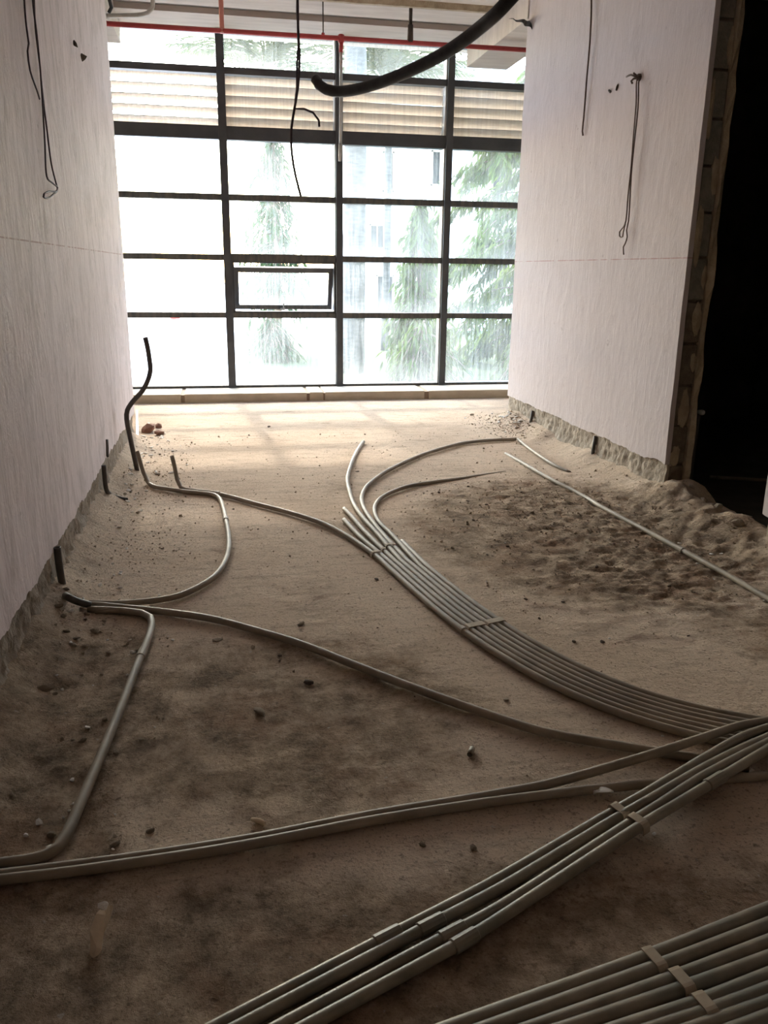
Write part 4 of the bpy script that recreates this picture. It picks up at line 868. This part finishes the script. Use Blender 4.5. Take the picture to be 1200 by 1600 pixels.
blob('wall_plug', (XL + 0.004, 5.09, 2.31), (0.03, 0.06, 0.07), 'mortar_dark', 2, 'dark ragged fixing stub high on the left wall, lower one of two', 'wall plug', 'fixing holes on the left wall')
blob('wall_plug', (XR - 0.003, 5.361, 2.347), (0.02, 0.05, 0.045), 'iron', 3, 'dark plugged hole left of the wire hook on the right wall, left one', 'wall plug', 'fixing holes on the right wall')
blob('wall_plug', (XR - 0.003, 5.264, 2.349), (0.02, 0.055, 0.045), 'iron', 4, 'dark plugged hole left of the wire hook on the right wall, right one', 'wall plug', 'fixing holes on the right wall')
# torn sheet hanging at the beam
gx = np.linspace(2.30, 2.475, 12); gz = np.linspace(3.135, 3.055, 7)
vs = []; fs = []
for j, z in enumerate(gz):
    for i, x in enumerate(gx):
        sh = 0.35 + 0.65 * i / 11
        vs.append((x + 0.05 * (j / 6) * (1 - i / 11), 6.93 - 0.02 * math.sin(i * 1.1 + j * 0.8) - 0.012 * j, 3.135 - (3.135 - z) * sh))
for j in range(6):
    for i in range(11):
        fs.append((j * 12 + i, j * 12 + i + 1, j * 12 + 12 + i + 1, j * 12 + 12 + i))
fl_ = tag(MB().add(vs, fs).build('torn_sheet', M['plastic_sheet'], smooth=True), 'torn dark plastic sheet caught on the beam beside the right wall top', 'sheet')
sm = fl_.modifiers.new('thick', 'SOLIDIFY'); sm.thickness = 0.003

# ------------------------------------------------------------------ loose bits on the floor
n_w = 0
def drop(name, x, y, sx, sy, sz, mat, label, cat, group):
    global n_w
    n_w += 1
    o = inst(name, CHIP[n_w % 6][mat], None, (x, y, fz(x, y) + sz * 0.22), (rng.uniform(-0.3, 0.3), rng.uniform(-0.3, 0.3), rng.uniform(0, 6.28)), (sx, sy, sz))
    return tag(o, label, cat, group)
for (x, y, w, h) in BITS['white']:
    drop('plaster_chip', x, y, w * 1.05, w * rng.uniform(0.7, 1.0), max(h, 0.006), 'chip_white', 'small pale plaster chip lying on the dusty floor', 'rubble', 'pale plaster chips on the floor')
for (x, y, w, h) in BITS['dark']:
    drop('soil_crumb', x, y, w * 1.1, w * rng.uniform(0.7, 1.0), max(h, 0.006), 'chip_dark', 'small dark crumb lying on the open floor', 'rubble', 'dark crumbs on the floor')
for (x, y, w, h) in BITS['clod']:
    drop('soil_clod', x, y, w * 1.1, w * rng.uniform(0.7, 1.0), max(h, 0.01), 'clod', 'brown clod of earth lying on the floor', 'rubble', 'earth clods on the floor')
for q in range(48):
    y = rng.uniform(4.3, 6.7); x = XL + 0.06 + abs(rng.gauss(0, 0.11)); w = rng.uniform(0.012, 0.045)
    drop('plaster_chip', x, y, w, w * 0.7, w * 0.4, 'chip_white' if q % 5 else 'clod', 'pale crumb among the debris along the left wall foot', 'rubble', 'debris along the left wall foot')
for q in range(45):
    x = 2.33 + rng.gauss(0, 0.09); y = 6.55 + rng.gauss(0, 0.25); w = rng.uniform(0.015, 0.05)
    x = min(x, 2.42)
    drop('plaster_chip', x, y, w, w * 0.8, w * 0.5, 'chip_white' if q % 3 else 'clod', 'pale crumb in the small heap at the right wall end', 'rubble', 'debris heap at the right wall end')
for q in range(60):
    x = rng.uniform(1.15, 2.35); y = rng.uniform(2.4, 4.9); w = rng.uniform(0.008, 0.03)
    drop('soil_crumb', x, y, w, w * 0.8, w * 0.5, 'chip_dark' if q % 3 else 'clod', 'small crumb of earth on the rough soil patch', 'rubble', 'crumbs on the soil patch')
for q in range(40):
    x = rng.uniform(-0.55, -0.2); y = rng.uniform(1.5, 3.0); w = rng.uniform(0.008, 0.028)
    drop('soil_crumb', x, y, w, w * 0.8, w * 0.6, 'clod' if q % 4 else 'chip_white', 'crumb in the dark soil strip beside the elbowed conduit', 'rubble', 'crumbs in the left soil strip')
for q, (dx, dy, s) in enumerate(((0, 0, 0.15), (0.06, 0.17, 0.085), (0.08, -0.15, 0.09))):
    drop('brick_lump', -0.585 + dx, 6.72 + dy, s * 1.1, s, s * 0.8, 'brick', ['largest broken red brick lump by the far end of the left wall', 'small brick lump behind the largest one at the left wall end', 'small brick lump in front of the largest one at the left wall end'][q], 'brick', 'brick lumps at the left wall end')
# named pieces
z = fz(-0.27, 1.415)
sh = MB(); prof = [(-0.012, 0), (0.010, 0.002), (0.013, 0.02), (0.006, 0.03), (-0.010, 0.026)]
vs = []
for k, (t, s) in enumerate(((-0.055, 0.55), (-0.03, 0.9), (0.0, 1.0), (0.03, 1.1), (0.05, 0.85))):
    for (a, b) in prof: vs.append((a * s + 0.004 * math.sin(k * 2.1), t, b * s * (0.8 + 0.3 * math.sin(k * 1.3 + a * 90))))
fs = [(k * 5 + i, k * 5 + (i + 1) % 5, k * 5 + 5 + (i + 1) % 5, k * 5 + 5 + i) for k in range(4) for i in range(5)] + [(4, 3, 2, 1, 0), (20, 21, 22, 23, 24)]
shard = tag(sh.add(vs, fs).build('plaster_shard', M['wood']), 'buff broken shard standing out on the dark floor at bottom left', 'rubble')
shard.location = (-0.277, 1.395, z + 0.004); shard.rotation_euler = (0.55, 0, -0.25)
o = inst('white_crumb', CHIP[1]['chip_white'], shard, (0.0, 0.045, 0.028), (0.3, 0.2, 0.4), (0.026, 0.022, 0.016))
z = fz(0.622, 1.885)
tag(MB().tube([(0.612, 1.872, z + 0.008), (0.62, 1.886, z + 0.008), (0.628, 1.90, z + 0.008)], 0.008, 10, True).build('conduit_offcut', M['conduit'], smooth=True), 'short conduit offcut lying alone on the middle of the floor', 'offcut')
z = fz(0.04, 1.69)
tag(MB().tube([(0.025, 1.70, z + 0.006), (0.04, 1.69, z + 0.007), (0.055, 1.678, z + 0.006)], 0.006, 7, radii=[0.004, 0.007, 0.005]).build('wood_splinter', M['wood'], smooth=True), 'small pale splinter beside the paired conduits', 'splinter')
z = fz(0.888, 1.64)
vs = []; fs = []
for i in range(7):
    t = i / 6; w = 0.012 * math.sin(math.pi * (0.08 + 0.86 * t))
    for s in (-1, 0, 1): vs.append((0.862 + 0.05 * t, 1.642 + s * w - 0.006 * t, z + 0.012 + 0.006 * abs(s) + 0.006 * math.sin(t * 3)))
for i in range(6):
    for k in range(2): fs.append((i * 3 + k, i * 3 + k + 1, i * 3 + 4 + k, i * 3 + 3 + k))
lf = tag(MB().add(vs, fs).build('paper_scrap', M['chip_white'], smooth=True), 'curled white scrap beside the crossing conduits', 'scrap')
mm = lf.modifiers.new('thick', 'SOLIDIFY'); mm.thickness = 0.0012
# grit too fine to count
n_g = 4300
gx = np.concatenate([nrg.uniform(-0.62, -0.2, 600), nrg.normal(1.75, 0.45, 1500), nrg.normal(2.3, 0.12, 500), nrg.uniform(-0.5, 2.2, 900), nrg.normal(0.95, 0.2, 800)])
gy = np.concatenate([nrg.uniform(1.3, 6.4, 600), nrg.normal(3.6, 0.7, 1500), nrg.normal(6.5, 0.3, 500), nrg.uniform(1.0, 6.5, 900), nrg.normal(1.4, 0.25, 800)])
gx = np.clip(gx, -0.64, 2.44); gs = nrg.uniform(0.002, 0.0065, n_g) * np.where(nrg.random(n_g) < 0.08, 1.8, 1)
gs = gs * np.clip((gy - 0.6) / 3.0, 0.32, 1.0)
gh = floor_h(gx, gy)
tet = np.array([(1, 1, 1), (1, -1, -1), (-1, 1, -1), (-1, -1, 1)], float) * 0.6
V = []
for k in range(n_g):
    V.append(tet * (1 + 0.5 * nrg.uniform(-1, 1, (4, 3))) * gs[k] + np.array([gx[k], gy[k], gh[k] + gs[k] * 0.3]))
V = np.concatenate(V)
tri = np.array([(0, 1, 2), (0, 3, 1), (0, 2, 3), (1, 3, 2)])
Fq = (tri[None] + (np.arange(n_g) * 4)[:, None, None]).reshape(-1, 3)
me = bpy.data.meshes.new('grit'); me.from_pydata(V.tolist(), [], Fq.tolist()); me.materials.append(M['clod'])
o = bpy.data.objects.new('floor_grit', me); COL.objects.link(o)
tag(o, 'fine brown grit strewn over the floor', 'grit', kind='stuff')

# ------------------------------------------------------------------ inside the dark side room
kb = tag(MB().tube([(2.74, 4.40, 0.475), (2.752, 4.378, 0.475), (2.757, 4.366, 0.475)], 0.016, 12, radii=[0.012, 0.0165, 0.013]).build('capped_pipe', M['pvc'], smooth=True), 'small white pipe cap just visible in the dark doorway', 'pipe cap')
MB().tube([(2.745, 4.392, 0.472), (2.745, 4.395, 0.3), (2.745, 4.395, -0.04)], 0.010, 8).build('riser', M['conduit_dark'], kb, smooth=True)
tag(MB().tube([(3.1, 4.75, -0.018), (3.45, 4.6, -0.018), (3.9, 4.45, -0.018)], 0.012, 8).build('loose_pipe', M['conduit'], smooth=True), 'faint loose pipe lying in the dark side room', 'pipe')

# ------------------------------------------------------------------ outside
GZ = -0.45
structure(MB().box(-60, 70, 8.95, 110, GZ - 0.2, GZ), 'ground_outside', M['ground'], 'pale sunlit paving outside the window', 'ground')
structure(MB().box(-60, 70, -20, 8.95, GZ - 0.3, GZ - 0.1), 'ground_under', M['ground'], 'ground below the building', 'ground')

M['lawn'] = speckle('shaded_grass', (0.035, 0.055, 0.02), (0.075, 0.10, 0.035), 9, 0.95, 0.6, 0.02)
structure(MB().box(0.75, 12.0, 9.3, 24.0, GZ - 0.05, GZ + 0.03), 'ground_lawn', M['lawn'], 'green planted bed outside the right half of the window', 'lawn')

def leaves_mesh(name, pts, dirs, size, mat, seed, width=0.22):
    g = np.random.default_rng(seed); n = len(pts)
    d = dirs / np.linalg.norm(dirs, axis=1)[:, None]
    s = np.cross(d, g.normal(size=(n, 3))); s /= np.linalg.norm(s, axis=1)[:, None]
    nn = np.cross(s, d)
    L = size * g.uniform(0.7, 1.25, n)[:, None]
    W = L * width
    b = pts; m1 = pts + d * L * 0.35 + nn * L * 0.03; t = pts + d * L
    V = np.stack([b, m1 + s * W * 0.5, t, m1 - s * W * 0.5, m1 - nn * W * 0.18], 1).reshape(-1, 3)
    base = (np.arange(n) * 5)[:, None, None]
    F = (np.array([(0, 1, 4), (0, 4, 3), (1, 2, 4), (4, 2, 3)])[None] + base).reshape(-1, 3)
    me = bpy.data.meshes.new(name); me.from_pydata(V.tolist(), [], F.tolist()); me.materials.append(mat)
    return me

def weeping_tree(name, x, y, r, zb, zt, n, mat, label, group, seed, leaf=0.2):
    e = tag(empty(name, (x, y, GZ)), label, 'tree', group)
    MB().tube([(0, 0, 0), (0.03, 0, (zt - GZ) * 0.5), (0, 0.02, zt - GZ - 0.2)], 0.09, 9, radii=[0.10, 0.075, 0.03]).build('trunk', M['bark2'], e, smooth=True)
    g = np.random.default_rng(seed)
    nb = 90
    br_z = g.uniform(zb + 0.35, zt, nb); br_a = g.uniform(0, 2 * math.pi, nb)
    prof = np.sqrt(np.clip(1 - ((br_z - zb) / (zt - zb)) ** 2.2, 0.04, 1))
    pts = []; dirs = []
    mb = MB()
    for k in range(nb):
        ln = r * prof[k] * g.uniform(0.55, 1.1); dx, dy = math.cos(br_a[k]), math.sin(br_a[k])
        drop_ = g.uniform(0.35, 0.9)
        c = [np.array([dx * ln * t, dy * ln * t, br_z[k] - GZ - drop_ * t ** 2]) for t in (0, 0.35, 0.7, 1.0)]
        mb.tube(c, 0.012, 5, radii=[0.016, 0.012, 0.008, 0.004])
        m = n // nb
        t = g.uniform(0.15, 1.0, m)
        p = np.stack([dx * ln * t, dy * ln * t, br_z[k] - GZ - drop_ * t ** 2], 1) + g.normal(0, 0.05, (m, 3))
        pts.append(p)
        dirs.append(np.stack([dx * 0.35 + g.normal(0, 0.35, m), dy * 0.35 + g.normal(0, 0.35, m), -1.0 + g.normal(0, 0.25, m)], 1))
    mb.build('branches', M['bark2'], e)
    me = leaves_mesh('foliage', np.concatenate(pts), np.concatenate(dirs), leaf, mat, seed + 1)
    o = inst('foliage', me, e); o['kind'] = 'stuff'
    return e
weeping_tree('weeping_tree', 5.45, 14.4, 2.15, GZ + 0.1, 4.7, 17000, M['leaf'], 'large drooping green tree seen through the panes nearest the right wall', 'drooping trees outside', 5, 0.23)
weeping_tree('weeping_tree', 3.12, 13.2, 0.55, GZ + 0.1, 2.35, 3200, M['leaf'], 'smaller drooping bush seen right of the grey palm trunk', 'drooping trees outside', 15, 0.2)
weeping_tree('weeping_tree', 2.75, 11.3, 0.95, GZ, 0.6, 2600, M['leaf'], 'low leafy shrub at the foot of the window right of the palm', 'drooping trees outside', 25, 0.17)
weeping_tree('weeping_tree', 1.2, 18.0, 0.8, 0.4, 3.9, 1500, M['leaf_dark'], 'pale distant drooping tree seen behind the opening sash', 'drooping trees outside', 35, 0.25)
weeping_tree('weeping_tree', 4.35, 11.6, 0.6, GZ, 0.75, 1900, M['leaf'], 'low leafy shrub at the foot of the panes nearest the right wall', 'drooping trees outside', 55, 0.17)
weeping_tree('weeping_tree', 0.95, 16.0, 0.85, GZ, 0.45, 900, M['leaf_dark'], 'low shrub seen below the opening sash', 'drooping trees outside', 45, 0.2)

def shade_tree(x, y, r, zc, n, label, seed):
    e = tag(empty('added_shade_tree', (x, y, GZ)), label, 'tree', 'added shade trees outside')
    MB().tube([(0, 0, 0), (0.0, 0, 3.0), (-0.1, 0, zc - GZ - r * 0.8), (-0.5, 0, zc - GZ)], 0.13, 10, radii=[0.16, 0.13, 0.11, 0.05]).build('trunk', M['bark2'], e, smooth=True)
    g = np.random.default_rng(seed)
    d = g.normal(size=(n, 3)); d /= np.linalg.norm(d, axis=1)[:, None]
    rad = r * g.uniform(0.35, 1.0, n) ** 0.5
    p = d * rad[:, None] * np.array([1.0, 1.0, 0.8]) + np.array([-0.5, 0, zc - GZ])
    me = leaves_mesh('foliage', p, d + g.normal(0, 0.6, (n, 3)) + np.array([0, 0, -0.5]), 0.3, M['leaf_dark'], seed + 1, 0.4)
    o = inst('foliage', me, e); o['kind'] = 'stuff'
    mb = MB()
    for k in range(14):
        a = g.uniform(0, 6.28); q = g.uniform(-0.5, 0.6)
        mb.tube([(-0.1, 0, zc - GZ - r * 0.8), (-0.3 + 0.5 * r * math.cos(a), 0.5 * r * math.sin(a), zc - GZ + 0.3 * r * q), (-0.5 + 0.85 * r * math.cos(a), 0.85 * r * math.sin(a), zc - GZ + 0.6 * r * q)], 0.04, 6, radii=[0.06, 0.04, 0.015])
    mb.build('boughs', M['bark2'], e)
    return e
shade_tree(2.65, 17.0, 2.1, 9.1, 7000, 'added broadleaf tree behind the grey palm trunk, its unseen crown shading the right wall', 71)  # tree added for its unseen crown, which keeps sun off the right wall

def frond_mesh(seed, length=1.9):
    g = random.Random(seed); mb = MB()
    pts = [(length * t, 0, 0.5 * t - 1.05 * t * t) for t in [i / 8 for i in range(9)]]
    mb.tube(pts, 0.02, 5, radii=[0.03 - 0.003 * i for i in range(9)])
    P = spline(pts, 0.05)
    for i in range(6, len(P) - 1):
        f = i / len(P); ln = 0.62 * math.sin(math.pi * (0.12 + 0.8 * f)) * g.uniform(0.85, 1.1)
        for s in (-1, 1):
            b = Vector(P[i]); d = Vector((0.55, s * 0.75, -0.30 + g.uniform(-0.2, 0.1))).normalized()
            side = Vector((0.8, -s * 0.55, 0.0)).normalized() * 0.022
            mid = b + d * ln * 0.5 + Vector((0, 0, 0.02)); tip = b + d * ln + Vector((0, 0, -0.14 * ln))
            mb.add([b, mid + side, tip, mid - side, mid - Vector((0, 0, 0.012))], [(0, 1, 4), (0, 4, 3), (1, 2, 4), (4, 2, 3)])
    me = bpy.data.meshes.new('frond'); me.from_pydata(mb.v, [], mb.f); me.materials.append(M['frond'])
    return me
FR = [frond_mesh(s) for s in range(3)]
def palm(x, y, ztop, r, nfr, label, seed, fsc=1.0, lift=(0.1, 1.2)):
    e = tag(empty('palm_tree', (x, y, GZ)), label, 'palm', 'palms outside the window')
    hgt = ztop - GZ; pts = []; rad = []
    for i in range(25):
        t = i / 24
        pts.append((0.04 * math.sin(t * 2.5), 0, hgt * t)); rad.append(r * (1.15 - 0.3 * t) * (1 + (0.05 if i % 2 else 0)))
    MB().tube(pts, r, 12, radii=rad).build('trunk', M['bark'], e, smooth=True)
    g = random.Random(seed)
    for k in range(nfr):
        el = g.uniform(*lift)
        inst('frond', FR[k % 3], e, (pts[-1][0], 0, hgt), (g.uniform(-0.2, 0.2), -el, 2 * math.pi * k / nfr + g.uniform(-0.25, 0.25)), (fsc,) * 3)
    return e
palm(2.18, 14.0, 7.1, 0.17, 34, 'tall palm with a straight grey trunk rising behind the third window bay', 3, 1.25, (-0.3, 1.2))
palm(3.5, 18.0, 4.75, 0.075, 30, 'small palm whose fan of fronds shows above the third louvre panel', 4, 0.95, (0.3, 1.5))
palm(1.22, 20.5, 5.3, 0.11, 30, 'small palm whose grey fronds show above the second louvre panel', 6, 1.1, (0.1, 1.4))

# white house beyond the trees
hb = tag(empty('white_house', (9.0, 30.0, GZ)), 'white house beyond the trees with small brown framed windows', 'building')
X0, X1, Y0, Y1, H1 = -4.1, 6.5, 0.0, 6.0, 8.2
MB().box(X0, X1, Y0, Y1, 0, H1).build('wall', M['facade'], hb)
MB().box(X0 - 0.25, X1 + 0.25, Y0 - 0.35, Y1, H1, H1 + 0.2).build('roof', M['facade'], hb)
for zf in (2.75, 5.9):
    MB().box(X0 - 0.05, X1, Y0 - 0.5, Y0 + 0.05, zf + 0.72, zf + 0.82).build('ledge', M['facade'], hb)
for (a, b, c, d) in ((-3.75, -3.2, 2.4, 3.25), (-3.5, -2.85, 0.28, 1.55), (-1.6, -0.95, 4.55, 5.7), (-3.3, -2.9, 4.3, 5.6), (0.6, 1.4, 4.4, 5.7), (0.6, 1.4, 1.4, 2.7), (-1.6, -0.9, 1.4, 2.7)):
    f = MB()
    f.box(a, a + 0.06, -0.06, 0.04, c, d).box(b - 0.06, b, -0.06, 0.04, c, d).box(a, b, -0.06, 0.04, c, c + 0.06).box(a, b, -0.06, 0.04, d - 0.06, d).box((a + b) / 2 - 0.025, (a + b) / 2 + 0.025, -0.05, 0.03, c, d)
    w = f.build('window_frame', M['far_frame'], hb)
    MB().box(a + 0.05, b - 0.05, -0.02, 0.01, c + 0.05, d - 0.05).build('window_pane', M['far_glass'], w)
dr = tag(MB().tube([(-1.5, 30, GZ), (-1.5, 30, GZ + 0.02), (-1.5, 30, GZ + 0.5), (-1.5, 30, GZ + 0.52), (-1.5, 30, GZ + 1.0), (-1.5, 30, GZ + 1.02), (-1.5, 30, GZ + 1.5)], 0.17, 16, radii=[0.16, 0.17, 0.165, 0.18, 0.165, 0.18, 0.165]).build('red_drum', M['red_far'], smooth=True), 'faint red upright drum standing far outside at left', 'drum')
MB().tube([(-1.5, 30, GZ + 1.49), (-1.5, 30, GZ + 1.54)], 0.15, 16).build('lid', M['red_far'], dr)
